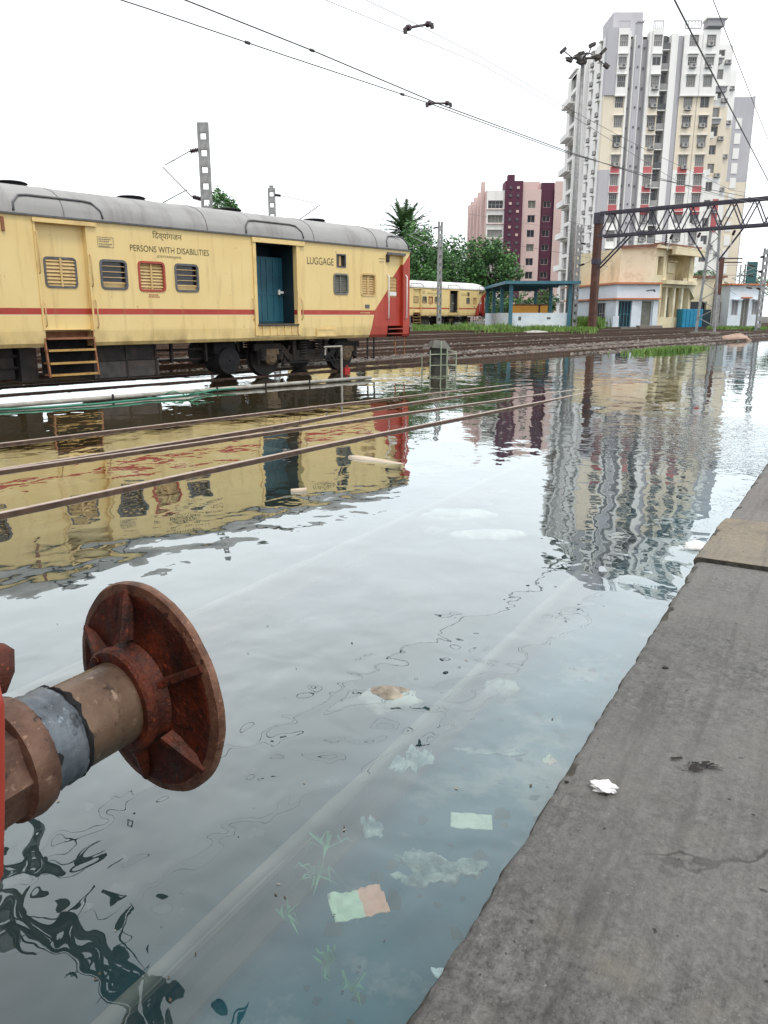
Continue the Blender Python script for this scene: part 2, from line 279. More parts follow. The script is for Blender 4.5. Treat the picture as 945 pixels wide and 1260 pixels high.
# --- water
def water_mat():
    m = bpy.data.materials.new('flood_water'); m.use_nodes = True; t = m.node_tree; t.nodes.clear(); L = t.links.new
    out = t.nodes.new('ShaderNodeOutputMaterial')
    co = t.nodes.new('ShaderNodeTexCoord')
    def noise(scale, st, det, rot=0.0, dist=0.0):
        mp = t.nodes.new('ShaderNodeMapping'); mp.inputs['Scale'].default_value = st; mp.inputs['Rotation'].default_value = (0, 0, rot)
        L(co.outputs['Object'], mp.inputs['Vector'])
        n = t.nodes.new('ShaderNodeTexNoise'); n.inputs['Scale'].default_value = scale; n.inputs['Detail'].default_value = det
        setin(n, 'Distortion', dist)
        L(mp.outputs[0], n.inputs['Vector']); return n.outputs['Fac']
    h1 = mathn(t, 'MULTIPLY', noise(1.0, (1.4, 1.0, 1), 1.0, .15), 0.010)
    h2 = mathn(t, 'MULTIPLY', noise(3.4, (1.3, 1.0, 1), 1.0, -.3, .4), 0.0024)
    h3 = mathn(t, 'MULTIPLY', noise(11.0, (1.2, 1.0, 1), 1.0, .3), 0.0003)
    # a breeze-ruffled patch beside the platform
    geo = t.nodes.new('ShaderNodeNewGeometry')
    vm = t.nodes.new('ShaderNodeVectorMath'); vm.operation = 'DISTANCE'; vm.inputs[1].default_value = (4.9, 9.6, 0)
    L(geo.outputs['Position'], vm.inputs[0])
    mr = t.nodes.new('ShaderNodeMapRange'); mr.inputs['From Min'].default_value = 3.2; mr.inputs['From Max'].default_value = 0.6; mr.inputs['To Max'].default_value = 1.0
    L(vm.outputs['Value'], mr.inputs['Value'])
    h4 = mathn(t, 'MULTIPLY', mathn(t, 'MULTIPLY', noise(6.0, (1, 1.6, 1), 2.0, .1), mr.outputs[0]), 0.007)
    vm5 = t.nodes.new('ShaderNodeVectorMath'); vm5.operation = 'DISTANCE'; vm5.inputs[1].default_value = (-.5, 2.0, 0)
    L(geo.outputs['Position'], vm5.inputs[0])
    mr5 = t.nodes.new('ShaderNodeMapRange'); mr5.interpolation_type = 'SMOOTHSTEP'; mr5.inputs['From Min'].default_value = 6.5; mr5.inputs['From Max'].default_value = .9
    L(vm5.outputs['Value'], mr5.inputs['Value'])
    h5 = mathn(t, 'MULTIPLY', mathn(t, 'MULTIPLY', mathn(t, 'ADD', noise(1.7, (1.2, 1, 1), 1.0, .5, .3), mathn(t, 'MULTIPLY', mathn(t, 'MULTIPLY', noise(4.6, (1.1, 1, 1), 1.0, .9, .5), .40), mathn(t, 'POWER', mr5.outputs[0], 9.0))), mr5.outputs[0]), 0.015)
    hh = mathn(t, 'ADD', mathn(t, 'ADD', h1, h2), mathn(t, 'ADD', h3, mathn(t, 'ADD', h4, h5)))
    bp = t.nodes.new('ShaderNodeBump'); bp.inputs['Strength'].default_value = 1.0; bp.inputs['Distance'].default_value = 1.0
    L(hh, bp.inputs['Height'])
    lw = t.nodes.new('ShaderNodeLayerWeight'); lw.inputs['Blend'].default_value = .5; L(bp.outputs[0], lw.inputs['Normal'])
    frv = mathn(t, 'ADD', mathn(t, 'MULTIPLY', mathn(t, 'POWER', lw.outputs['Facing'], 2.25), .95), .024)      # reflectance of the surface against viewing angle
    bf = t.nodes.new('ShaderNodeMix'); L(geo.outputs['Backfacing'], bf.inputs[0]); L(frv, bf.inputs[2]); bf.inputs[3].default_value = .08   # from below the surface lets the light through
    gl = t.nodes.new('ShaderNodeBsdfGlossy'); gl.inputs['Roughness'].default_value = 0.0; gl.inputs['Color'].default_value = (.95, .99, 1, 1)
    L(bp.outputs[0], gl.inputs['Normal'])
    tr = t.nodes.new('ShaderNodeBsdfTransparent'); tr.inputs['Color'].default_value = (0.72, 0.85, 0.86, 1)
    df = t.nodes.new('ShaderNodeBsdfDiffuse')
    dt = t.nodes.new('ShaderNodeVectorMath'); dt.operation = 'DOT_PRODUCT'; dt.inputs[1].default_value = N0; L(geo.outputs['Position'], dt.inputs[0])
    mud = t.nodes.new('ShaderNodeMapRange'); mud.interpolation_type = 'SMOOTHSTEP'; mud.inputs['From Min'].default_value = 2.8; mud.inputs['From Max'].default_value = 6.5
    L(dt.outputs['Value'], mud.inputs['Value'])
    mc = t.nodes.new('ShaderNodeMix'); mc.data_type = 'RGBA'; L(mud.outputs[0], mc.inputs[0]); mc.inputs[6].default_value = (0.03, 0.13, 0.165, 1); mc.inputs[7].default_value = (0.18, 0.105, 0.03, 1)
    L(mc.outputs[2], df.inputs['Color'])
    silt = t.nodes.new('ShaderNodeMapRange'); silt.inputs['From Min'].default_value = .3; silt.inputs['From Max'].default_value = .7
    silt.inputs['To Min'].default_value = .08; silt.inputs['To Max'].default_value = .26
    L(noise(.55, (1, 1, 1), 5, 0, .5), silt.inputs['Value'])
    clr = t.nodes.new('ShaderNodeMapRange'); clr.interpolation_type = 'SMOOTHSTEP'; clr.inputs['From Min'].default_value = .85; clr.inputs['From Max'].default_value = 1.7; clr.inputs['To Min'].default_value = 1.25; clr.inputs['To Max'].default_value = .22
    L(dt.outputs['Value'], clr.inputs['Value'])
    sf = mathn(t, 'MULTIPLY', silt.outputs[0], mathn(t, 'ADD', clr.outputs[0], mathn(t, 'MULTIPLY', mud.outputs[0], 1.3)))
    mb = t.nodes.new('ShaderNodeMixShader'); L(sf, mb.inputs[0]); L(tr.outputs[0], mb.inputs[1]); L(df.outputs[0], mb.inputs[2])
    mm = t.nodes.new('ShaderNodeMixShader'); L(bf.outputs[0], mm.inputs[0]); L(mb.outputs[0], mm.inputs[1]); L(gl.outputs[0], mm.inputs[2])
    L(mm.outputs[0], out.inputs['Surface'])
    return m
M['water'] = water_mat()
M['ground'] = pm('yard_ground', (0.055, 0.042, 0.036), (0.165, 0.13, 0.11), 5.0, 0.95, 0.03, 9, dirt=(0.06, 0.085, 0.075), dscale=.25, damt=.8, dlo=.42, dhi=.6)
def bed_mat():
    m, t, p = new_mat('silt_bed'); L = t.links.new; p.inputs['Roughness'].default_value = .95
    g = t.nodes.new('ShaderNodeNewGeometry')
    def n(sc, d, lo, hi, top=1.0):
        q = t.nodes.new('ShaderNodeTexNoise'); q.inputs['Scale'].default_value = sc; q.inputs['Detail'].default_value = d; setin(q, 'Roughness', .65); L(g.outputs['Position'], q.inputs['Vector'])
        r = t.nodes.new('ShaderNodeMapRange'); r.inputs['From Min'].default_value = lo; r.inputs['From Max'].default_value = hi; r.inputs['To Max'].default_value = top; L(q.outputs['Fac'], r.inputs['Value']); return r.outputs[0]
    def mix(f, a, b):
        k = t.nodes.new('ShaderNodeMix'); k.data_type = 'RGBA'; L(f, k.inputs[0])
        for i_, c in ((6, a), (7, b)):
            if isinstance(c, tuple): k.inputs[i_].default_value = (*c, 1)
            else: L(c, k.inputs[i_])
        return k.outputs[2]
    def along(vec, a, b):
        d = t.nodes.new('ShaderNodeVectorMath'); d.operation = 'DOT_PRODUCT'; d.inputs[1].default_value = vec; L(g.outputs['Position'], d.inputs[0])
        r = t.nodes.new('ShaderNodeMapRange'); r.interpolation_type = 'SMOOTHSTEP'; r.inputs['From Min'].default_value = a; r.inputs['From Max'].default_value = b; L(d.outputs['Value'], r.inputs['Value']); return r.outputs[0]
    weedy = mix(n(2.3, 8, .35, .65), (0.006, 0.06, 0.092), (0.05, 0.13, 0.155))
    weedy = mix(n(2.2, 10, .52, .62, .85), weedy, (0.33, 0.27, 0.24)); weedy = mix(n(6.5, 6, .60, .66, .6), weedy, (0.02, 0.05, 0.05))
    dark = mix(n(2.3, 8, .35, .65), (0.008, 0.012, 0.012), (0.03, 0.034, 0.032)); dark = mix(n(1.9, 9, .54, .7, .5), dark, (0.12, 0.10, 0.085))
    mud = mix(n(1.1, 6, .35, .65), (0.045, 0.034, 0.02), (0.10, 0.078, 0.05))
    c = mix(along(N0, 1.0, 1.75), weedy, dark); c = mix(along(N0, 3.6, 6.0), c, mud)
    L(c, p.inputs['Base Color']); return m
M['bed'] = bed_mat()

# --- platform paving
def paving(name, a, b, c, tint):
    m, t, p = new_mat(name); L = t.links.new
    p.inputs['Roughness'].default_value = .8
    co = t.nodes.new('ShaderNodeTexCoord')
    def n(s, d, st=(1, 1, 1), loc=0.0, r=.6):
        q = t.nodes.new('ShaderNodeTexNoise'); q.inputs['Scale'].default_value = s; q.inputs['Detail'].default_value = d; setin(q, 'Roughness', r)
        mp = t.nodes.new('ShaderNodeMapping'); mp.inputs['Scale'].default_value = st; mp.inputs['Location'].default_value = (loc, loc * 1.7, 0)
        L(co.outputs['Object'], mp.inputs['Vector']); L(mp.outputs[0], q.inputs['Vector']); return q.outputs['Fac']
    def mix(f, x, y):
        k = t.nodes.new('ShaderNodeMix'); k.data_type = 'RGBA'; L(f, k.inputs[0])
        for i, cc in ((6, x), (7, y)):
            if isinstance(cc, tuple): k.inputs[i].default_value = (*cc, 1)
            else: L(cc, k.inputs[i])
        return k.outputs[2]
    def rng(v, lo, hi, top=1.0):
        k = t.nodes.new('ShaderNodeMapRange'); k.inputs['From Min'].default_value = lo; k.inputs['From Max'].default_value = hi; k.inputs['To Max'].default_value = top
        L(v, k.inputs['Value']); return k.outputs[0]
    c1 = mix(rng(n(38, 6, r=.75), .35, .68), a, b)
    c1 = mix(rng(n(1.4, 6, loc=3), .42, .68, .6), c1, c)
    c1 = mix(rng(n(110, 3, loc=6), .64, .72, .55), c1, (0.34, 0.32, 0.28))
    c1 = mix(rng(n(80, 4, loc=9), .60, .72, .6), c1, (0.03, 0.028, 0.026))
    c1 = mix(rng(n(2.2, 9, loc=21, r=.7), .55, .68, .6), c1, (0.05, 0.047, 0.042))
    c1 = mix(rng(n(4.5, 9, loc=27, r=.75), .60, .70, .5), c1, (0.24, 0.225, 0.2))
    c1 = mix(rng(n(3.0, 8, loc=12), .56, .72, .75), c1, tint)
    brm = n(5.0, 4, (.30, 4.2, 1), 2)        # trowel / broom marks along the edge
    c1 = mix(rng(brm, .52, .66, .55), c1, (0.045, 0.042, 0.040))
    c1 = mix(rng(n(9, 5, (.8, 1.8, 1), 33), .60, .74, .28), c1, (0.24, 0.23, 0.215))
    c1 = mix(rng(n(.55, 5, loc=41), .46, .62, .45), c1, (0.20, 0.19, 0.178))
    c1 = mix(rng(n(.9, 6, loc=47), .55, .66, .5), c1, (0.042, 0.04, 0.039))
    c1 = mix(rng(n(26, 2, loc=51), .70, .74, .9), c1, (0.02, 0.019, 0.018))
    vo = t.nodes.new('ShaderNodeTexVoronoi'); vo.feature = 'DISTANCE_TO_EDGE'; vo.inputs['Scale'].default_value = .8
    wp = t.nodes.new('ShaderNodeVectorMath'); wp.operation = 'ADD'; dn = t.nodes.new('ShaderNodeTexNoise'); dn.inputs['Scale'].default_value = 6; dn.inputs['Detail'].default_value = 6
    L(co.outputs['Object'], dn.inputs['Vector']); sc_ = t.nodes.new('ShaderNodeVectorMath'); sc_.operation = 'SCALE'; sc_.inputs['Scale'].default_value = .22; L(dn.outputs['Color'], sc_.inputs[0])
    L(co.outputs['Object'], wp.inputs[0]); L(sc_.outputs[0], wp.inputs[1]); L(wp.outputs[0], vo.inputs['Vector'])
    crk = t.nodes.new('ShaderNodeMapRange'); crk.inputs['From Min'].default_value = .0065; crk.inputs['From Max'].default_value = .002; L(vo.outputs['Distance'], crk.inputs['Value'])
    ck = mathn(t, 'MULTIPLY', crk.outputs[0], rng(n(.8, 3, loc=61), .50, .60, .75))
    c1 = mix(ck, c1, (0.022, 0.02, 0.018))
    L(c1, p.inputs['Base Color'])
    ad = mathn(t, 'ADD', mathn(t, 'MULTIPLY', n(60, 5, r=.7), .011), mathn(t, 'ADD', mathn(t, 'MULTIPLY', brm, .014), mathn(t, 'MULTIPLY', n(7, 4, loc=5), .010)))
    bp = t.nodes.new('ShaderNodeBump'); bp.inputs['Strength'].default_value = 1; bp.inputs['Distance'].default_value = 1
    L(ad, bp.inputs['Height']); L(bp.outputs[0], p.inputs['Normal'])
    return m
M['pave'] = paving('platform_concrete_grey', (0.052, 0.051, 0.050), (0.19, 0.186, 0.180), (0.105, 0.102, 0.098), (0.17, 0.155, 0.125))
M['paveo'] = paving('platform_concrete_ochre', (0.15, 0.115, 0.07), (0.32, 0.255, 0.165), (0.24, 0.185, 0.11), (0.32, 0.24, 0.13))
M['pavef'] = paving('platform_concrete_far', (0.10, 0.09, 0.086), (0.21, 0.19, 0.182), (0.15, 0.132, 0.126), (0.2, 0.165, 0.14))
M['platside'] = pm('platform_edge_dark', (0.03, 0.027, 0.022), (0.08, 0.07, 0.055), 12, 0.9, 0.01)

# ------------------------------------------------------------------ mesh helpers
class MB:
    def __init__(s): s.v = []; s.f = []; s.m = []
    def quad(s, a, b, c, d, mi=0):
        n = len(s.v); s.v += [tuple(a), tuple(b), tuple(c), tuple(d)]; s.f.append((n, n + 1, n + 2, n + 3)); s.m.append(mi)
    def tri(s, a, b, c, mi=0):
        n = len(s.v); s.v += [tuple(a), tuple(b), tuple(c)]; s.f.append((n, n + 1, n + 2)); s.m.append(mi)
    def bx(s, x0, x1, y0, y1, z0, z1, mi=0):
        n = len(s.v)
        s.v += [(x0, y0, z0), (x1, y0, z0), (x1, y1, z0), (x0, y1, z0), (x0, y0, z1), (x1, y0, z1), (x1, y1, z1), (x0, y1, z1)]
        for q in ((0, 3, 2, 1), (4, 5, 6, 7), (0, 1, 5, 4), (1, 2, 6, 5), (2, 3, 7, 6), (3, 0, 4, 7)):
            s.f.append(tuple(n + i for i in q)); s.m.append(mi)
    def bar(s, p, q, w, h=None, mi=0, up=(0, 0, 1)):
        p, q = Vector(p), Vector(q); h = h or w
        a = (q - p).normalized(); u = Vector(up)
        if abs(a.dot(u)) > .98: u = Vector((0, 1, 0))
        r = a.cross(u).normalized(); u = r.cross(a)
        n = len(s.v)
        for e in (p, q):
            for i, j in ((-1, -1), (1, -1), (1, 1), (-1, 1)): s.v.append(tuple(e + r * (i * w / 2) + u * (j * h / 2)))
        for k in ((3, 2, 1, 0), (4, 5, 6, 7), (0, 1, 5, 4), (1, 2, 6, 5), (2, 3, 7, 6), (3, 0, 4, 7)):
            s.f.append(tuple(n + i for i in k)); s.m.append(mi)
    def tube(s, pts, r, n=8, mi=0, cap=True):
        pts = [Vector(p) for p in pts]; rs = r if isinstance(r, (list, tuple)) else [r] * len(pts)
        base = len(s.v); ref = None
        for i, p in enumerate(pts):
            a = (pts[min(i + 1, len(pts) - 1)] - pts[max(i - 1, 0)]).normalized()
            if ref is None:
                ref = Vector((0, 0, 1)) if abs(a.z) < .9 else Vector((1, 0, 0))
            e = a.cross(ref).normalized(); g = e.cross(a).normalized(); ref = g
            for k in range(n):
                t = 2 * math.pi * k / n; s.v.append(tuple(p + (e * math.cos(t) + g * math.sin(t)) * rs[i]))
        for i in range(len(pts) - 1):
            for k in range(n):
                a = base + i * n + k; b = base + i * n + (k + 1) % n
                s.f.append((a, b, b + n, a + n)); s.m.append(mi)
        if cap:
            s.f.append(tuple(base + k for k in reversed(range(n)))); s.m.append(mi)
            e = base + (len(pts) - 1) * n; s.f.append(tuple(e + k for k in range(n))); s.m.append(mi)
    def lathe(s, prof, n=24, mi=0, O=(0, 0, 0), A=(1, 0, 0), mis=None):
        O = Vector(O); A = Vector(A).normalized()
        u = Vector((0, 0, 1)) if abs(A.z) < .9 else Vector((1, 0, 0)); e = A.cross(u).normalized(); g = e.cross(A)
        base = len(s.v)
        for x, r in prof:
            for k in range(n):
                t = 2 * math.pi * k / n; s.v.append(tuple(O + A * x + (e * math.cos(t) + g * math.sin(t)) * max(r, 1e-4)))
        for i in range(len(prof) - 1):
            for k in range(n):
                a = base + i * n + k; b = base + i * n + (k + 1) % n
                s.f.append((a, b, b + n, a + n)); s.m.append(mis[i] if mis else mi)
    def build(s, name, mats, parent=None, loc=None, rot=None, smooth=False, angle=None):
        me = bpy.data.meshes.new(name); me.from_pydata(s.v, [], s.f)
        mats = mats if isinstance(mats, (list, tuple)) else [mats]
        for m in mats: me.materials.append(M[m] if isinstance(m, str) else m)
        if len(mats) > 1: me.polygons.foreach_set('material_index', s.m)
        if smooth: me.polygons.foreach_set('use_smooth', [True] * len(me.polygons))
        me.update()
        if smooth and angle:
            try: me.set_sharp_from_angle(angle=R(angle))
            except Exception: pass
        return link(name, me, parent, loc, rot)
def link(name, me, parent=None, loc=None, rot=None):
    o = bpy.data.objects.new(name, me); COL.objects.link(o)
    if parent is not None: o.parent = parent
    if loc is not None: o.location = loc
    if rot is not None: o.rotation_euler = (0, 0, rot) if isinstance(rot, (int, float)) else rot
    return o
def tag(o, label=None, cat=None, group=None, kind=None):
    if label: o['label'] = label
    if cat: o['category'] = cat
    if group: o['group'] = group
    if kind: o['kind'] = kind
    return o
def thing(name, label, cat, loc=(0, 0, 0), rz=0.0, group=None):
    o = bpy.data.objects.new(name, None); COL.objects.link(o); o.location = loc; o.rotation_euler = (0, 0, rz); o.empty_display_size = .3
    return tag(o, label, cat, group)
def kids(o): return [c for c in bpy.data.objects if c.parent == o]
def copy_tree(o, parent=None):
    c = o.copy(); COL.objects.link(c)
    if parent is not None: c.parent = parent
    for k in kids(o): copy_tree(k, c)
    return c
def struct(o): o['kind'] = 'structure'; return o
def stuff(o): o['kind'] = 'stuff'; return o
def holed(mb, x0, x1, z0, z1, holes, depth, y=0.0, mi=0, mr=None):
    """wall in the x-z plane facing -y, with rectangular holes and reveals going to +y"""
    mr = mi if mr is None else mr
    xs = sorted({x0, x1, *[h[0] for h in holes], *[h[1] for h in holes]}); xs = [x for x in xs if x0 <= x <= x1]
    zs = sorted({z0, z1, *[h[2] for h in holes], *[h[3] for h in holes]}); zs = [z for z in zs if z0 <= z <= z1]
    for a, b in zip(xs, xs[1:]):
        for c, d in zip(zs, zs[1:]):
            mx, mz = (a + b) / 2, (c + d) / 2
            if any(h[0] < mx < h[1] and h[2] < mz < h[3] for h in holes): continue
            mb.quad((a, y, c), (b, y, c), (b, y, d), (a, y, d), mi)
    for a, b, c, d in holes:
        Y = y + depth
        mb.quad((a, y, c), (a, y, d), (a, Y, d), (a, Y, c), mr); mb.quad((b, y, d), (b, y, c), (b, Y, c), (b, Y, d), mr)
        mb.quad((a, y, c), (a, Y, c), (b, Y, c), (b, y, c), mr); mb.quad((a, y, d), (b, y, d), (b, Y, d), (a, Y, d), mr)
def ring(mb, x0, x1, z0, z1, w, y0, y1, mi=0):
    mb.bx(x0, x1, y0, y1, z0, z0 + w, mi); mb.bx(x0, x1, y0, y1, z1 - w, z1, mi)
    mb.bx(x0, x0 + w, y0, y1, z0 + w, z1 - w, mi); mb.bx(x1 - w, x1, y0, y1, z0 + w, z1 - w, mi)
def round_ring(mb, x0, x1, z0, z1, w, y0, y1, r=.08, mi=0, n=4):
    """rounded rectangular frame"""
    def loop(i):
        o = []
        for cx, cz, a in ((x1 - r, z1 - r, 0), (x0 + r, z1 - r, 90), (x0 + r, z0 + r, 180), (x1 - r, z0 + r, 270)):
            for k in range(n + 1):
                t = R(a + 90 * k / n); rr = max(r - i, .005)
                o.append((cx + rr * math.cos(t), cz + rr * math.sin(t)))
        return o
    A, B = loop(0), loop(w); m = len(A)
    for k in range(m):
        j = (k + 1) % m
        (a0, a1), (b0, b1), (c0, c1), (d0, d1) = A[k], A[j], B[k], B[j]
        mb.quad((a0, y0, a1), (c0, y0, c1), (d0, y0, d1), (b0, y0, b1), mi)
        mb.quad((a0, y1, a1), (a0, y0, a1), (b0, y0, b1), (b0, y1, b1), mi)
        mb.quad((c0, y0, c1), (c0, y1, c1), (d0, y1, d1), (d0, y0, d1), mi)
def text_mesh(name, s, x0, x1, z0, z1, y, mat, parent):
    cu = bpy.data.curves.new(name, 'FONT'); cu.body = s; cu.size = 1.0; cu.extrude = 0.0
    o = bpy.data.objects.new(name, cu); COL.objects.link(o)
    dg = bpy.context.evaluated_depsgraph_get(); dg.update()
    me = bpy.data.meshes.new_from_object(o.evaluated_get(dg)); COL.objects.unlink(o); bpy.data.objects.remove(o)
    xs = [v.co.x for v in me.vertices]; ys = [v.co.y for v in me.vertices]
    ax, bx_, ay, by = min(xs), max(xs), min(ys), max(ys)
    for v in me.vertices:
        v.co = (x0 + (v.co.x - ax) / (bx_ - ax) * (x1 - x0), y, z0 + (v.co.y - ay) / (by - ay) * (z1 - z0))
    me.materials.clear(); me.materials.append(M[mat]); me.name = name
    return link(name, me, parent)

# ================================================================== SETTING
def ground():
    ss = [-700, -400, -200, -100, -60, -40, -25, -15] + [-10 + 1.0 * i for i in range(0, 8)] + [-2 + .25 * i for i in range(0, 40)] + [8 + 1.0 * i for i in range(0, 58)] + [70, 76, 84, 95, 110, 130, 160, 220, 320, 500, 800]
    qs = [-700, -400, -200, -100, -50, -25, -12, -6] + [-5 + .25 * i for i in range(0, 44)] + [6, 7, 8, 9.5, 11] + [12 + .5 * i for i in range(0, 57)] + [42, 46, 52, 60, 75, 100, 140, 200, 300, 500, 800]
    v, f, mi = [], [], []
    for s in ss:
        for q in qs:
            p = T(s, q); z = gz(p.x, p.y)
            if -15 < s < 80 and 4 < q < 45: z += .05 * mnoise.noise((s * .35, q * .5, 1.7)) + .02 * mnoise.noise((s * 1.3, q * 1.3, 5))
            v.append((p.x, p.y, z))
    n = len(qs)
    for i in range(len(ss) - 1):
        for j in range(n - 1):
            a = i * n + j; f.append((a, a + n, a + n + 1, a + 1))
            zc = sum(v[k][2] for k in f[-1]) / 4; mi.append(0 if zc > -.10 else 1)
    me = bpy.data.meshes.new('ground'); me.from_pydata(v, [], f); me.materials.append(M['ground']); me.materials.append(M['bed'])
    me.polygons.foreach_set('material_index', mi); me.polygons.foreach_set('use_smooth', [True] * len(f)); me.update()
    me.flip_normals() if me.polygons[0].normal.z < 0 else None
    return struct(link('ground', me))
ground()
wb = MB(); wb.quad((-220, -60, 0), (220, -60, 0), (220, 200, 0), (-220, 200, 0))
struct(wb.build('water', 'water'))

# --- platform: separate cast slabs with open joints
plat = struct(thing('platform', None, None, (0, 0, 0), YAW0))      # local x along the edge, local y towards the water
def edge_off(s, seed): return .012 * mnoise.noise((s * 2.3, seed, 0)) + .010 * mnoise.noise((s * 7.1, seed, 3)) + .006 * mnoise.noise((s * 21, seed, 7))
def slab(s0, s1, qe, ztop, mat, seed, step=.03, far=-7.0):
    v, f, mi = [], [], []; n = max(2, int((s1 - s0) / step)); cols = None
    for i in range(n + 1):
        s = s0 + (s1 - s0) * i / n; e = qe(s) + edge_off(s, seed); c = .016 + .010 * mnoise.noise((s * 5, seed, 11)) + .012 * max(0, mnoise.noise((s * 15, seed, 17)))
        row = [(s, e - .03, -.5), (s, e - .012, ztop - .07), (s, e, ztop - .028 + .008 * mnoise.noise((s * 9, 4, seed))), (s, e - c * .7, ztop - .006), (s, e - c * 2, ztop)]
        for k in (.12, .4, .9, 1.7, 3.0): row.append((s, e - k, ztop + .004 * mnoise.noise((s * 1.1, k * 1.7, seed))))
        row += [(s, far, ztop), (s, far, -.5)]
        cols = len(row); v += row
    for i in range(n):
        for j in range(cols - 1):
            a = i * cols + j; f.append((a, a + cols, a + cols + 1, a + 1)); mi.append(1 if j in (0, 1, 2, cols - 2) or (j == 3 and mnoise.noise((i * step * 4, seed, 31)) > .18) else 0)
    f.append(tuple(range(cols))); mi.append(1); f.append(tuple(n * cols + k for k in reversed(range(cols)))); mi.append(1)
    me = bpy.data.meshes.new('paving_slab'); me.from_pydata(v, [], f); me.materials.append(M[mat]); me.materials.append(M['platside'])
    me.polygons.foreach_set('material_index', mi)
    me.polygons.foreach_set('use_smooth', [True] * n * (cols - 1) + [False, False]); me.update()
    if sum(p.normal.z for p in me.polygons[4:9]) < 0: me.flip_normals()
    return link('paving_slab', me, plat)
slab(-3.0, 4.56, lambda s: .592, .120, 'pave', 1.0, .02)
slab(4.575, 5.62, lambda s: .605 - .03 * (s - 4.6), .142, 'paveo', 2.0, .02)
slab(5.632, 9.0, lambda s: .555 - .02 * (s - 5.6), .128, 'pavef', 3.0, .03)
slab(9.015, 16.0, lambda s: .48, .13, 'pavef', 4.0, .1)
slab(16.02, 60.0, lambda s: .47, .13, 'pavef', 5.0, .6)

# --- tracks
def rail(parent, pts, name='rail', sub=False):
    b = MB()
    for p, q in zip(pts, pts[1:]):
        p, q = Vector(p), Vector(q)
        for dz, w, h, mi in ((-.003, .046, .008, 1), (-.024, .064, .040, 0), (-.09, .018, .092, 0), (-.146, .14, .02, 0)):
            b.bar(p + Vector((0, 0, dz)), q + Vector((0, 0, dz)), w, h, mi)
    return b.build(name, ['rail', 'railtop'], parent)
def rail_path(tab, z, step=2.0):
    s0, s1 = tab[0][0], tab[-1][0]; n = max(1, int((s1 - s0) / step)); o = []
    for i in range(n + 1):
        s = s0 + (s1 - s0) * i / n; o.append(T(s, lerp_tab(s, tab), z(s) if callable(z) else z))
    return o
def smooth_tab(tab):
    """Catmull-Rom through the table so that turnout rails bend smoothly"""
    o = []
    for i in range(len(tab) - 1):
        p0, p1, p2, p3 = tab[max(i - 1, 0)], tab[i], tab[i + 1], tab[min(i + 2, len(tab) - 1)]
        for k in range(8):
            t = k / 8; x = p1[0] + (p2[0] - p1[0]) * t
            m1 = (p2[1] - p0[1]) / (p2[0] - p0[0]) * (p2[0] - p1[0]); m2 = (p3[1] - p1[1]) / (p3[0] - p1[0]) * (p2[0] - p1[0])
            y = (2 * t**3 - 3 * t**2 + 1) * p1[1] + (t**3 - 2 * t**2 + t) * m1 + (-2 * t**3 + 3 * t**2) * p2[1] + (t**3 - t**2) * m2
            o.append((x, y))
    return o + [tab[-1]]
def sleepers(parent, fn, s0, s1, z, gap=.65):
    b = MB(); s = s0
    while s < s1:
        c = fn(s); h = Vector(N if c[1] is None else c[1])
        b.bar(c[0] + h * -1.3 + Vector((0, 0, z)), c[0] + h * 1.3 + Vector((0, 0, z)), .25, .18); s += gap
    return stuff(b.build('sleeper_row', 'sleeper', parent))
def yard_track(label, qc, s0, s1, z, g=.87):
    t = thing('railway_track', label, 'railway track', T(s0, qc, 0), 0, 'tracks of the flooded yard')
    off = -T(s0, qc, 0)
    for d in (-g, g):
        ro = rail(t, [p + off for p in rail_path([(s0, qc + d), (s1, qc + d)], z, 4.0)])
        if qc > 16: ro.data.materials[1] = M['rail']
    zz = z if not callable(z) else z(s0)
    sleepers(t, lambda s: (T(s, qc) + off, None), s0, min(s1, 75), (zz if not callable(z) else zz) - .25)
    return t
dip = lambda s: .024 - .045 * max(0, min(1, (s - 11) / 7))
yard_track('flooded track with both rail heads just above water, in front of the yellow coach', 8.57, -25, 26, dip, .835)
yard_track('half flooded track that the grey-roofed yellow coach stands on', 16.15, -60, 90, lambda s: .03 + .11 * max(0, min(1, (s - 15) / 9)), .84)
z_far = lambda q: (lambda s: gz(*T(s, q).xy) + .16)
for q, lb in ((19.6, 'dark rusty track nearest to the far waterline, behind the small signal box'), (23.6, 'second rusty track back from the far waterline'),
              (27.8, 'rusty track third from the far waterline, in front of the grass strip'), (33.0, 'hindmost rusty track along the foot of the huts')):
    yard_track(lb, q, -40, 150, z_far(q))
t = thing('railway_track', 'curving turnout rails breaking the water between buffer and yellow coach', 'railway track', T(3, 6.9), 0, 'tracks of the flooded yard')
zz = lambda s: .026 - .04 * max(0, min(1, (s - 11.5) / 4))
for tab in ([(-8, 7.35), (-2, 7.5), (3.08, 7.79), (6.6, 8.09), (9.3, 8.50), (12.96, 8.75), (20, 9.25)],
            [(-8, 5.3), (-2, 5.62), (2.33, 6.0), (5.18, 6.35), (7.15, 6.57), (10.1, 6.81), (12.6, 7.05), (14.4, 7.30), (20, 7.72)]):
    rail(t, [p - T(3, 6.9) for p in rail_path(smooth_tab(tab), zz, .7)])
t = thing('railway_track', 'sunken track under water right beside the concrete platform', 'railway track', T0(0, 2.22), 0, 'tracks of the flooded yard')
for q in (1.36, 3.09):
    b = MB(); pts = [T0(-2 + .12 * i, q + .012 * mnoise.noise((i * .21, q, 4)), -.195) - T0(0, 2.22) for i in range(110)]
    b.tube(pts, [(.023 if q < 2 else .016) + .006 * mnoise.noise((i * .35, q, 9)) + .004 * mnoise.noise((i * .9, q, 2)) for i in range(110)], 12); b.build('silt_ridge', 'silted', t, smooth=True)
for q in (1.36, 3.09): rail(t, [T0(s, q, -.195) - T0(0, 2.22) for s in range(-12, 62, 6)]).data.materials[1] = M['silted']
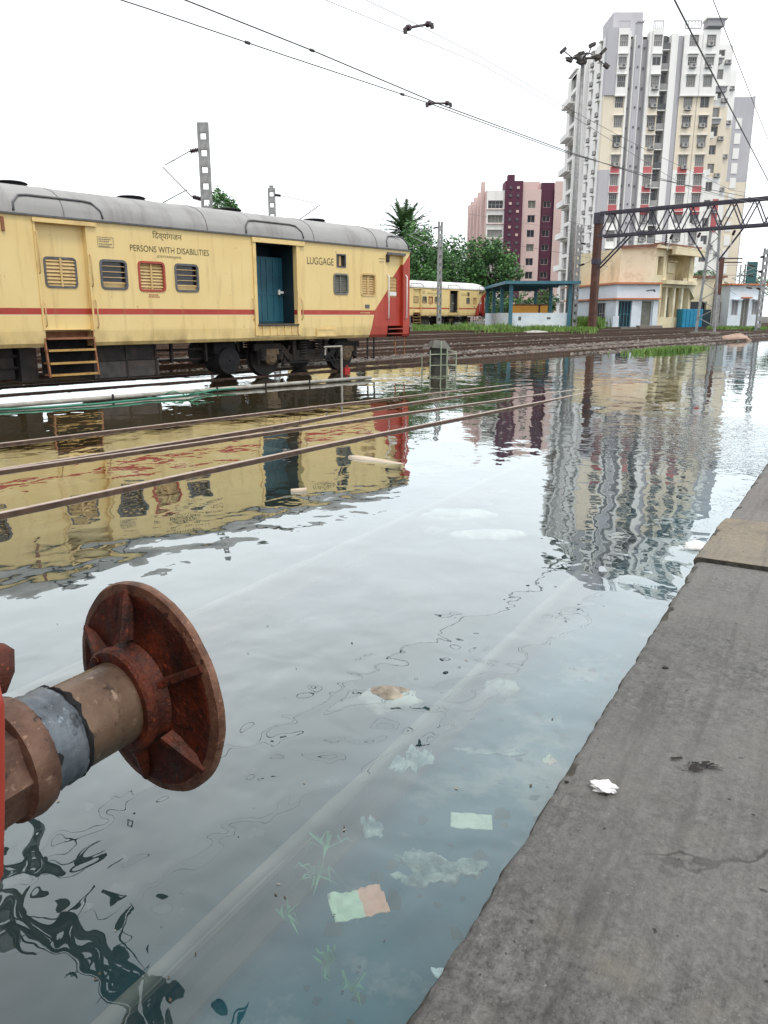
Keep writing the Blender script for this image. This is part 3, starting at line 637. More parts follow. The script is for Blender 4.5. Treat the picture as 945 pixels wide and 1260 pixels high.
sleepers(t, lambda s: (T0(s, 2.22) - T0(0, 2.22), N0), -10, 20, -.555)

# --- ballast stones that can be made out between the far tracks (joined)
def ballast():
    b = MB(); r = random.Random(3)
    for k in range(9000):
        s = r.uniform(2, 45) if k < 6500 else r.uniform(20, 70); q = lerp_tab(s, SHORE) + abs(r.gauss(0, 1)) * 4.0 - .4
        p = T(s, q); z = gz(p.x, p.y); a = r.uniform(.03, .075) * (1 + s / 60); h = a * r.uniform(.5, .9)
        t0 = r.uniform(0, 6.3); ring_ = [(p.x + a * math.cos(t0 + i * 2.1) * r.uniform(.7, 1.2), p.y + a * math.sin(t0 + i * 2.1) * r.uniform(.7, 1.2), z - .02) for i in range(3)]
        top = (p.x + r.uniform(-a, a) * .3, p.y + r.uniform(-a, a) * .3, z + h)
        mid = [(x * .8 + top[0] * .2, y * .8 + top[1] * .2, z + h * .6) for x, y, _ in ring_]
        for i in range(3):
            j = (i + 1) % 3; b.quad(ring_[i], ring_[j], mid[j], mid[i]); b.tri(mid[i], mid[j], top)
    return stuff(b.build('ballast', 'ballast'))
tag(ballast(), 'loose grey brown ballast stones along the far waterline', 'ballast')

# --- grass
def grass(label, fn, n, hmin, hmax, w, seed):
    r = random.Random(seed); b = MB()
    for k in range(n):
        p, hs = fn(r); h = r.uniform(hmin, hmax) * hs; a = r.uniform(0, 6.28); l = r.uniform(.1, .7) * h; b_ = r.uniform(0, 6.28)
        d = Vector((math.cos(a), math.sin(a), 0)) * w * r.uniform(.6, 1.3); tip = p + Vector((math.cos(b_) * l, math.sin(b_) * l, h)); md = p.lerp(tip, .55) + Vector((0, 0, h * .12))
        b.quad(p - d, p + d, md + d * .7, md - d * .7); b.tri(md - d * .7, md + d * .7, tip)
    o = stuff(b.build('grass', 'grass')); tag(o, label, 'grass'); return o
def strip(r):
    u = r.uniform(508, 736); y = r.uniform(58, 66) if r.random() < .7 else r.uniform(55, 70)
    x = y * .969 * (u - 472.5) / 950; return Vector((x, y, gz(x, y) - .02)), .55 + .7 * max(0, mnoise.noise((x * .5, y * .3, 2)) + .35)
grass('long green grass strip in front of the blue shelter and the second train', strip, 9000, .25, .62, .035, 5)
def tuft(r):
    s = r.gauss(33.6, 1.5); q = r.gauss(13.3, .32); p = T(s, q); return Vector((p.x, p.y, -.08)), 1.0
grass('green weeds standing in the water before the yellow house', tuft, 2200, .14, .30, .028, 6)
def hedge(r):
    u = r.gauss(722, 9); y = r.uniform(66, 71); x = y * .969 * (u - 472.5) / 950; return Vector((x, y, .42)), 1.3
grass('bushy green weeds at the foot of the thin mast beside the pale blue hut', hedge, 2200, .3, .85, .05, 8)
def hutgrass(r):
    u = r.uniform(872, 945); y = r.uniform(70, 80); x = y * .969 * (u - 472.5) / 950; return Vector((x, y, gz(x, y) - .02)), .8
grass('thin grass in front of the small pale blue hut on the right', hutgrass, 2500, .2, .5, .035, 9)

# ================================================================== PASSENGER / LUGGAGE COACH
LX = 11.0; YS = 1.6
def coach(label, loc, rz):
    C = thing('railway_coach', label, 'railway coach', loc, rz, 'yellow coaches with a red band')
    near = lambda b, name, mats, **k: b.build(name, mats, C, **k)
    # ---- near side wall, z .9 .. 3.22, with real openings
    W1 = [(1.60, 2.15, 1.97, 2.50), (2.43, 3.02, 1.95, 2.51), (3.29, 3.85, 1.96, 2.50), (7.98, 8.49, 1.99, 2.48), (9.0, 9.55, 1.97, 2.52)]
    W2 = [(-1.35, -.72, 1.97, 2.50), (-3.0, -2.4, 1.97, 2.5), (-4.6, -4.0, 1.97, 2.5), (-8.0, -7.4, 1.97, 2.5), (-9.6, -9.0, 1.97, 2.5)]
    D1, D2, D3 = (.38, 1.34, 1.19, 3.10), (5.46, 6.70, 1.26, 3.10), (10.06, 10.72, 1.06, 3.06)
    D4 = (-6.7, -5.46, 1.26, 3.10)
    b = MB()
    small = [(8.10, 8.41, 2.66, 2.96)]
    holed(b, -LX, LX, 1.17, 3.22, W1 + W2 + small, .06, -YS) if False else None
    holes = W1 + W2 + small + [D2, D4]
    holed(b, -LX, LX, 1.17, 3.22, holes + [(D1[0], D1[1], 1.17, D1[3]), (D3[0], D3[1], 1.17, D3[3])], .10, -YS)
    for a, c in ((-LX, D1[0]), (D1[1], D3[0]), (D3[1], LX)):      # turned-under lower edge, open at the two step wells
        b.quad((a, -YS + .018, .95), (c, -YS + .018, .95), (c, -YS, 1.17), (a, -YS, 1.17)); b.quad((a, -YS + .06, .88), (c, -YS + .06, .88), (c, -YS + .018, .95), (a, -YS + .018, .95))
        b.quad((a, -YS + .2, .88), (c, -YS + .2, .88), (c, -YS + .06, .88), (a, -YS + .06, .88))
    for x in (D1[0], D1[1], D3[0], D3[1]): b.quad((x, -YS, 1.17), (x, -YS + .06, .88), (x, -YS + .5, .88), (x, -YS + .5, 1.17))
    near(b, 'side_wall', 'livery')
    b = MB()                                                   # far side, ends and floor
    b.quad((LX, YS, .9), (-LX, YS, .9), (-LX, YS, 3.22), (LX, YS, 3.22))
    b.quad((LX, -YS, .9), (LX, YS, .9), (LX, YS, 3.22), (LX, -YS, 3.22)); b.quad((-LX, YS, .9), (-LX, -YS, .9), (-LX, -YS, 3.22), (-LX, YS, 3.22))
    near(b, 'end_and_far_wall', 'livery')
    b = MB(); b.bx(-LX + .02, LX - .02, -YS + .62, YS - .02, .86, 1.16); near(b, 'floor_frame', 'iron')
    # ---- roof: elliptical vault with hipped-in ends, welded seams
    prof = [(-YS - .02, 3.22), (-YS - .01, 3.33), (-1.55, 3.46), (-1.44, 3.59), (-1.25, 3.70), (-.95, 3.79), (-.5, 3.85), (0, 3.87)]
    prof = prof + [(-y, z) for y, z in reversed(prof[:-1])]
    b = MB(); xs = [-LX, -LX + .05, -LX + .25, -LX + .7] + [-10 + i for i in range(21)] + [LX - .7, LX - .25, LX - .05, LX]
    for x0, x1 in zip(xs, xs[1:]):
        def sec(x):
            e = LX - abs(x); k = 1 - .22 * max(0, 1 - e / .7) ** 2.2
            return [(x, y * (1 - .06 * max(0, 1 - e / .7) ** 2), 3.22 + (z - 3.22) * k) for y, z in prof]
        A, Bq = sec(x0), sec(x1)
        for i in range(len(prof) - 1): b.quad(A[i], A[i + 1], Bq[i + 1], Bq[i])
    for sgn in (-1, 1):
        e = [(sgn * LX, y * .94, 3.22 + (z - 3.22) * .78) for y, z in prof]; n0 = len(b.v); b.v += e; b.f.append(tuple(range(n0, n0 + len(e)))); b.m.append(0)
    for f in range(len(b.f)): pass
    rf = near(b, 'roof', 'roof', smooth=True, angle=35)
    bm = bmesh.new(); bm.from_mesh(rf.data); bmesh.ops.remove_doubles(bm, verts=bm.verts, dist=.0005); bmesh.ops.recalc_face_normals(bm, faces=bm.faces); bm.to_mesh(rf.data); bm.free()
    b = MB()
    for x in (-8, -5, -2, .95, 4.15, 7.3, 9.6):                       # lap seams over the vault
        pts = [Vector((x, y * 1.003, 3.22 + (z - 3.22) * 1.006)) for y, z in prof]
        for p, q in zip(pts, pts[1:]): b.bar(p, q, .008, .010)
    b.build('roof_seam', 'gutter', rf)
    b = MB(); b.bx(-LX, LX, -YS - .045, -YS - .004, 3.195, 3.225); b.bx(-LX, LX, YS + .004, YS + .045, 3.195, 3.225); near(b, 'gutter', 'gutter')
    for x0, x1 in ((.02, 1.72), (5.2, 6.95), (10.0, 10.92), (-6.95, -5.2)):    # curved rain strips above the doors
        b = MB(); k = .16; zc = 3.56; yc = -1.49
        b.tube([(x0, -YS - .03, 3.26), (x0 + .02, -1.59, 3.40), (x0 + k, yc - .02, zc - .02), (x0 + 2 * k, yc, zc), (x1 - 2 * k, yc, zc), (x1 - k, yc - .02, zc - .02), (x1 - .02, -1.59, 3.40), (x1, -YS - .03, 3.26)], .02, 6)
        near(b, 'rain_strip', 'gutter', smooth=True)
    for x in (.75, 3.35, 6.0, 8.85, -2, -4.6, -7.3, -9.4):
        b = MB(); b.lathe([(0, .34), (.05, .34), (.06, .29), (.085, .29), (.10, .32), (.125, .27), (.13, 0)], 16, 0, (x, 0, 3.85), (0, 0, 1)); near(b, 'roof_ventilator', 'black', smooth=True, angle=30)
    # ---- windows
    def win(h, frame, kind):
        x0, x1, z0, z1 = h; b = MB(); round_ring(b, x0 - .02, x1 + .02, z0 - .02, z1 + .02, .045, -YS - .014, -YS + .04, .09)
        w = near(b, 'window', frame)
        b = MB()
        if kind == 'dark':
            b.quad((x0, -YS + .07, z0), (x1, -YS + .07, z0), (x1, -YS + .07, z1), (x0, -YS + .07, z1)); b.build('pane', 'glass', w)
            b = MB(); b.bx(x0, x1, -YS + .045, -YS + .066, z0, z0 + .13); b.build('raised_shutter', 'creamlou', w)
            b = MB()
            for k in range(1, 5): b.tube([(x0, -YS + .02, z0 + (z1 - z0) * k / 5), (x1, -YS + .02, z0 + (z1 - z0) * k / 5)], .009, 6)
            b.build('window_bars', 'creamlou', w)
        else:
            b.quad((x0, -YS + .075, z0), (x1, -YS + .075, z0), (x1, -YS + .075, z1), (x0, -YS + .075, z1))
            n = 9
            for k in range(n):
                zc = z0 + (z1 - z0) * (k + .5) / n; hh = (z1 - z0) / n * .46
                b.quad((x0, -YS + .028, zc - hh), (x1, -YS + .028, zc - hh), (x1, -YS + .06, zc + hh), (x0, -YS + .06, zc + hh))
            b.bx((x0 + x1) / 2 - .02, (x0 + x1) / 2 + .02, -YS + .012, -YS + .06, z0, z1)
            b.build('louvre_shutter', 'smoke' if kind == 'smoke' else 'creamlou', w)
        return w
    win(W1[0], 'gutter', 'dark'); win(W1[1], 'redframe', 'louvre'); win(W1[2], 'gutter', 'dark'); win(W1[3], 'smoke', 'smoke'); win(W1[4], 'creamlou', 'louvre')
    for i, h in enumerate(W2): win(h, 'gutter', 'dark' if i % 2 == 0 else 'louvre')
    b = MB(); x0, x1, z0, z1 = small[0]; ring(b, x0 - .015, x1 + .015, z0 - .015, z1 + .015, .03, -YS - .012, -YS + .03); w = near(b, 'notice_frame', 'gutter')
    b = MB(); b.quad((x0, -YS + .05, z0), (x1, -YS + .05, z0), (x1, -YS + .05, z1), (x0, -YS + .05, z1)); b.bx(x0 + .11, x0 + .19, -YS + .04, -YS + .05, z0 + .03, z1 - .03, 1); b.build('notice_card', ['iron', 'creamlou'], w)
    # ---- door 1, closed, set back in its recess, steps below
    x0, x1, z0, z1 = D1
    b = MB(); holed(b, x0, x1, z0, z1, [(x0 + .16, x1 - .20, 1.98, 2.50)], .03, -YS + .10); d = near(b, 'passenger_door', 'livery')
    b = MB(); xa, xb = x0 + .16, x1 - .20; round_ring(b, xa - .02, xb + .02, 1.96, 2.52, .04, -YS + .085, -YS + .12, .08); b.build('door_window_frame', 'gutter', d)
    b = MB(); b.quad((xa, -YS + .135, 1.98), (xb, -YS + .135, 1.98), (xb, -YS + .135, 2.5), (xa, -YS + .135, 2.5))
    for k in range(8):
        zc = 1.98 + .52 * (k + .5) / 8; b.quad((xa, -YS + .085, zc - .03), (xb, -YS + .085, zc - .03), (xb, -YS + .118, zc + .03), (xa, -YS + .118, zc + .03))
    b.bx((xa + xb) / 2 - .02, (xa + xb) / 2 + .02, -YS + .072, -YS + .11, 1.98, 2.5); b.build('louvre_shutter', 'creamlou', d)
    b = MB(); b.bx(x0 - .05, x1 + .22, -YS - .05, -YS - .003, 3.10, 3.17); b.bx(x0 - .04, x0 - .002, -YS - .022, -YS - .002, 1.19, 3.10); b.bx(x1 + .002, x1 + .035, -YS - .022, -YS - .002, 1.19, 3.10); near(b, 'door_surround', 'cream')
    for x, zz0, zz1 in ((x0 + .02, 1.25, 1.72), (x1 + .09, 1.22, 1.75), (x0 - .0, 2.2, 2.95), (x1 + .05, 2.0, 2.6)):
        b = MB(); y = -YS - .06; b.tube([(x, -YS - .01, zz0), (x, y, zz0 + .04), (x, y, zz1 - .04), (x, -YS - .01, zz1)], .013, 6); near(b, 'handrail', 'creamlou', smooth=True)
    b = MB()
    for x in (x0 - .02, x1 + .0): b.bar((x, -YS - .05, .32), (x, -YS + .05, 1.17), .03, .05)
    st = near(b, 'step_stringer', 'wrust')
    for k, (z, mk) in enumerate(((.34, 'yelmark'), (.56, 'yelmark'), (.80, 'yelmark'), (1.02, 'wrust'))):
        b = MB(); b.bx(x0, x1 - .02, -YS - .06, -YS + .22, z, z + .03); b.bx(x0, x1 - .02, -YS - .068, -YS - .061, z - .005, z + .035, 1); b.build('step_tread', ['wrust', mk], st)
    b = MB(); b.quad((x0, -YS + .26, 1.02), (x1, -YS + .26, 1.02), (x1, -YS + .26, 1.19), (x0, -YS + .26, 1.19)); near(b, 'step_riser', 'wrust')
    b = MB(); b.quad((x0, -YS + .3, .3), (x1, -YS + .3, .3), (x1, -YS + .3, 1.02), (x0, -YS + .3, 1.02)); near(b, 'step_well_back', 'black')
    # ---- luggage doors (sliding, blue inside)
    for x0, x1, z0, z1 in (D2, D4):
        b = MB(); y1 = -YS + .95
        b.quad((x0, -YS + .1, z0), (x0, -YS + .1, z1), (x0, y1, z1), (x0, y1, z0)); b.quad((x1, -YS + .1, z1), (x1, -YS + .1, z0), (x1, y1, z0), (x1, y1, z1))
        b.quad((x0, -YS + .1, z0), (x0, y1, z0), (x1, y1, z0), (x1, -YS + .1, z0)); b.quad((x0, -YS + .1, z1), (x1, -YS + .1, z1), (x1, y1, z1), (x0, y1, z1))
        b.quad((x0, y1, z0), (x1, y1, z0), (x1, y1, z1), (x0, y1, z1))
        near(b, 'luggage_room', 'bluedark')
        b = MB(); yl = -YS + .50; xm = x0 + .56
        b.bx(x0 + .01, x1 - .01, yl, yl + .04, z0 + .01, z1 - .28); b.bx(xm - .012, xm + .012, yl - .012, yl - .001, z0 + .01, z1 - .28)
        for k in range(6): xr = x0 + .12 + k * .2; b.bx(xr, xr + .03, yl - .014, yl - .001, z0 + .06, z1 - .32) if abs(xr - xm) > .06 else None
        for z in (z0 + .05, 1.95, 2.4): b.bx(x0 + .02, x1 - .02, yl - .018, yl - .002, z, z + .03)
        d = near(b, 'luggage_door', 'blueint')
        b = MB(); b.bx(x1 - .17, x1 - .02, yl - .05, yl - .019, 1.98, 2.03); b.bx(x1 - .19, x1 - .14, yl - .06, yl - .019, 1.95, 2.07); b.build('lock', 'white', d)
        b = MB(); b.bx(x0 - .11, x1 + .26, -YS - .055, -YS - .003, 3.08, 3.18); near(b, 'door_header', 'cream')
        for xa, xb in ((x0 - .09, x0 - .002), (x1 + .002, x1 + .10)): b = MB(); b.bx(xa, xb, -YS - .03, -YS - .002, 1.0, 3.08); near(b, 'door_post', 'cream')
        b = MB(); b.bx(x0 - .02, x1 + .02, -YS - .045, -YS + .1, z0 - .04, z0 - .001); near(b, 'door_sill', 'irong')
        b = MB(); b.bx(x0 + .01, x1 - .01, -YS - .008, -YS + .045, .99, z0 - .045)
        for k in range(5): xr = x0 + .12 + k * .23; b.bx(xr, xr + .025, -YS - .03, -YS - .009, 1.0, z0 - .05)
        near(b, 'sill_panel', 'cream')
        for x in (x0 - .13, x1 + .14):
            b = MB(); b.tube([(x, -YS - .01, 1.35), (x, -YS - .06, 1.4), (x, -YS - .06, 1.8), (x, -YS - .01, 1.85)], .012, 6); near(b, 'handrail', 'creamlou', smooth=True)
    # ---- red end door
    x0, x1, z0, z1 = D3
    b = MB(); holed(b, x0, x1, z0 + .12, z1, [(x0 + .10, x1 - .16, 1.95, 2.48)], .03, -YS + .10); d = near(b, 'end_door', 'livery')
    b = MB(); xa, xb = x0 + .10, x1 - .16; b.quad((xa, -YS + .125, 1.95), (xb, -YS + .125, 1.95), (xb, -YS + .125, 2.48), (xa, -YS + .125, 2.48))
    for k in range(1, 6): b.bx(xa, xb, -YS + .108, -YS + .122, 1.95 + k * .09, 1.965 + k * .09)
    b.build('door_shutter', 'creamlou', d)
    b = MB(); b.bx(xa + .1, xb - .02, -YS + .098, -YS + .107, 1.99, 2.09); b.build('paper_notice', 'white', d)
    b = MB(); b.bx(x0 - .04, x1 + .06, -YS - .045, -YS - .003, z1, z1 + .06); near(b, 'door_header', 'gutter')
    for x in (x0 - .03, x1 + .08):
        b = MB(); b.tube([(x, -YS - .01, 1.35), (x, -YS - .07, 1.4), (x, -YS - .07, 2.5), (x, -YS - .01, 2.55)], .015, 6); near(b, 'handrail', 'white', smooth=True)
    b = MB(); b.bx(x0 - .08, x0 + .02, -YS - .05, -YS - .003, 2.86, 3.06); near(b, 'end_lamp', 'iron')
    for z in (.95, 1.08):
        b = MB(); b.bx(x0 + .01, x1 - .01, -YS - .02, -YS + .25, z, z + .03); near(b, 'end_step', 'redp')
    b = MB(); b.quad((x0, -YS + .28, .9), (x1, -YS + .28, .9), (x1, -YS + .28, 1.2), (x0, -YS + .28, 1.2)); near(b, 'end_step_back', 'black')
    b = MB(); b.bx(7.33, 8.02, -YS - .02, -YS + .03, .93, 1.14); ring(b, 7.35, 8.0, .95, 1.12, .02, -YS - .028, -YS - .021); near(b, 'hatch', 'cream')
    b = MB(); b.bx(9.14, 9.3, -YS - .02, -YS - .002, 1.65, 1.74); near(b, 'label_holder', 'gutter')
    b = MB(); b.bx(-.22, -.17, -YS - .04, -YS - .003, 2.9, 3.14); near(b, 'lamp_bracket', 'wrust')
    # ---- writing
    y = -YS - .004
    text_mesh('lettering', 'PERSONS WITH DISABILITIES', 2.27, 4.17, 2.71, 2.83, y, 'ink', C)
    text_mesh('lettering', '\u093f\u0926\u0935\u094d\u092f\u093e\u0902\u0917\u091c\u0928', 2.80, 3.50, 2.94, 3.13, y, 'ink', C)
    text_mesh('lettering', '(DIVYANGJAN)', 2.88, 3.45, 2.60, 2.66, y, 'ink', C)
    text_mesh('lettering', 'LUGGAGE', 7.07, 7.98, 2.68, 2.85, y, 'ink', C)
    b = MB(); ring(b, 1.58, 1.92, 2.74, 2.93, .006, y - .001, y + .002); near(b, 'data_panel', 'smoke')
    b = MB()
    for z, wd in ((2.88, .26), (2.84, .2), (2.79, .27), (2.75, .22)):
        r = random.Random(int(z * 100)); x = 1.61
        while x < 1.61 + wd: k = r.uniform(.012, .03); b.bx(x, x + k, y - .002, y, z, z + .02); x += k + .012
    for z, wd in ((1.86, .22), (1.82, .26)):
        x = 2.62; r = random.Random(int(z * 100))
        while x < 2.62 + wd: k = r.uniform(.012, .03); b.bx(x, x + k, y - .002, y, z, z + .02, 1); x += k + .012
    r = random.Random(4); x = 8.95
    while x < 9.32: k = r.uniform(.015, .03); b.bx(x, x + k, y - .002, y, 1.51, 1.54, 2); x += k + .014
    for z in (2.93, 2.85):
        x = 9.7
        while x < 9.9: k = r.uniform(.012, .03); b.bx(x, x + k, y - .002, y, z, z + .02); x += k + .012
    near(b, 'stencil_marks', ['smoke', 'inkred', 'cream'])
    # ---- underframe gear
    b = MB(); b.bx(1.46, 2.9, -YS + .30, -YS + .95, .20, .86); b.bx(1.40, 2.95, -YS + .28, -YS + .33, .56, .60); b.bx(1.44, 2.92, -YS + .285, -YS + .298, .22, .54, 1)
    for x in (1.5, 2.15, 2.84): b.bx(x, x + .04, -YS + .27, -YS + .284, .2, .86)
    near(b, 'battery_box', ['iron', 'irong'])
    b = MB(); b.lathe([(0, .02), (.01, .26), (.9, .26), (.91, .02)], 16, 0, (4.4, -.5, .60)); near(b, 'air_reservoir', 'iron', smooth=True, angle=30)
    b = MB(); b.lathe([(-.3, .02), (-.29, .30), (.29, .30), (.3, .02)], 18, 0, (4.75, -1.1, .44), (0, 1, 0)); b.bx(4.4, 5.0, -1.3, -.7, .6, .86); near(b, 'dynamo', 'black', smooth=True, angle=30)
    b = MB(); b.bx(-1.6, -.1, -1.2, -.4, .30, .86); b.bx(-4.0, -2.2, -1.25, -.3, .25, .86); b.bx(-.02, .3, -YS + .3, -YS + .7, .25, .86); near(b, 'equipment_case', 'iron')
    b = MB()
    for zz in (.72, .5): b.tube([(-5, -YS + .4, zz), (0.2, -YS + .4, zz)], .03, 6); b.tube([(2.9, -YS + .5, zz), (4.5, -YS + .5, zz)], .028, 6)
    for x in (3.3, 4.2, -.8, -3.1): b.bx(x, x + .05, -YS + .36, -YS + .44, .45, .88)
    near(b, 'pipes', 'iron', smooth=True, angle=40)
    # ---- bogies
    def bogie(xc):
        for dx in (-1.34, 1.34):
            for sy in (-1, 1):
                b = MB(); b.lathe([(-.065, .14), (-.06, .38), (-.065, .455), (.05, .452), (.055, .485), (.075, .485), (.08, .40), (.06, .36), (.04, .14), (.04, .05)], 32, 0, (xc + dx, sy * .84, .455), (0, -sy, 0))
                w = near(b, 'wheel', 'iron', smooth=True, angle=35)
                b = MB(); X = xc + dx; Y = sy * 1.10
                b.lathe([(-.08, .19), (.04, .19), (.06, .16), (.10, .12), (.11, .02)], 16, 0, (X, Y, .455), (0, sy, 0)); b.bx(X - .2, X + .2, Y - .1, Y + .05, .52, .66)
                b.build('axle_box', 'axle', w, smooth=True, angle=30)
            b = MB(); b.tube([(xc + dx, -.9, .455), (xc + dx, .9, .455)], .08, 10); near(b, 'axle', 'iron', smooth=True)
        for sy in (-1, 1):
            b = MB(); Y = sy * 1.08
            for x0, z0_, x1, z1_ in ((-1.85, .70, -1.0, .70), (-1.0, .70, -.72, .42), (-.72, .42, .72, .42), (.72, .42, 1.0, .70), (1.0, .70, 1.85, .70)): b.bar((xc + x0, Y, z0_), (xc + x1, Y, z1_), .09, .16)
            b.bx(xc - .5, xc + .5, Y - .07, Y + .07, .50, .60); b.bx(xc - .62, xc - .5, Y - .06, Y + .08, .34, .84); b.bx(xc + .5, xc + .62, Y - .06, Y + .08, .34, .84)
            for dx in (-1.72, -.98, .98, 1.72): b.bx(xc + dx - .025, xc + dx + .025, Y - .04, Y + .06, .3, .72)
            for dx in (-.95, .95): b.bar((xc + dx, Y, .22), (xc + dx * .72, Y, .72), .04, .06)
            b.tube([(xc - 1.0, Y + sy * .1, .30), (xc + 1.0, Y + sy * .1, .30)], .022, 6)
            near(b, 'bogie_frame', 'iron')
            for dx in (-1.62, -1.06, 1.06, 1.62, -.28, .28):
                b = MB(); z0_, z1_ = (.38, .66) if abs(dx) > .5 else (.42, .84); n = 44; rr = .085 if abs(dx) > .5 else .11
                b.tube([(xc + dx + rr * math.cos(k * .9), sy * 1.12 + rr * math.sin(k * .9), z0_ + (z1_ - z0_) * k / n) for k in range(n + 1)], .018, 5); near(b, 'coil_spring', 'irong', smooth=True)
        b = MB(); b.bx(xc - .3, xc + .3, -1.0, 1.0, .55, .80); near(b, 'bolster', 'iron')
    bogie(7.56); bogie(-7.56)
    for x in (9.36, 9.62): b = MB(); b.bar((x, -YS + .12, .30), (x, -YS + .12, .9), .035, .035); b.bar((x, -YS + .12, .32), (x + .12, -YS + .3, .32), .03, .03); near(b, 'hanger', 'iron')
    b = MB(); b.tube([(10.5, -YS + .1, .9), (10.5, -YS + .1, .38), (10.9, -YS + .1, .38), (10.9, -YS + .1, .9)], .018, 6); near(b, 'foot_stirrup', 'wrust')
    # ---- gangway and buffers on the ends
    for sgn in (-1, 1):
        b = MB(); x = sgn * LX; ring(b, 0, 1, 0, 1, .1, 0, .1) if False else None
        for k in range(5): xx = x + sgn * (.04 + k * .07); b.bx(min(xx, xx + sgn * .045), max(xx, xx + sgn * .045), -.55 + .02 * (k % 2), .55 - .02 * (k % 2), 1.05, 3.1 - .03 * (k % 2))
        near(b, 'gangway', 'black')
        for y in (-.98, .98):
            b = MB(); b.lathe([(0, .13), (.25, .12), (.26, .09), (.48, .09), (.49, .225), (.52, .225), (.53, .02)], 20, 0, (x, y, 1.05), (sgn, 0, 0)); near(b, 'buffer', 'iron', smooth=True, angle=35)
    return C
c1 = coach('yellow coach with grey roof, red slanted end and open blue luggage door', T(6.5, 14.55 + YS, .03), YAW)
c2 = copy_tree(c1)
c2.location = T(51.6, 44.4, gz(*T(51.6, 44.4).xy) + .12)
c2['label'] = 'distant yellow coach with a white roof behind a concrete post'
for k in kids(c2):
    if k.name.startswith('roof') and not k.name.startswith('roof_v'):
        k.material_slots[0].link = 'OBJECT'; k.material_slots[0].material = M['roofw']
    if k.name.startswith('luggage_door'):
        k.material_slots[0].link = 'OBJECT'; k.material_slots[0].material = M['smoke']
    if k.name.startswith('luggage_room'):
        k.material_slots[0].link = 'OBJECT'; k.material_slots[0].material = M['irong']

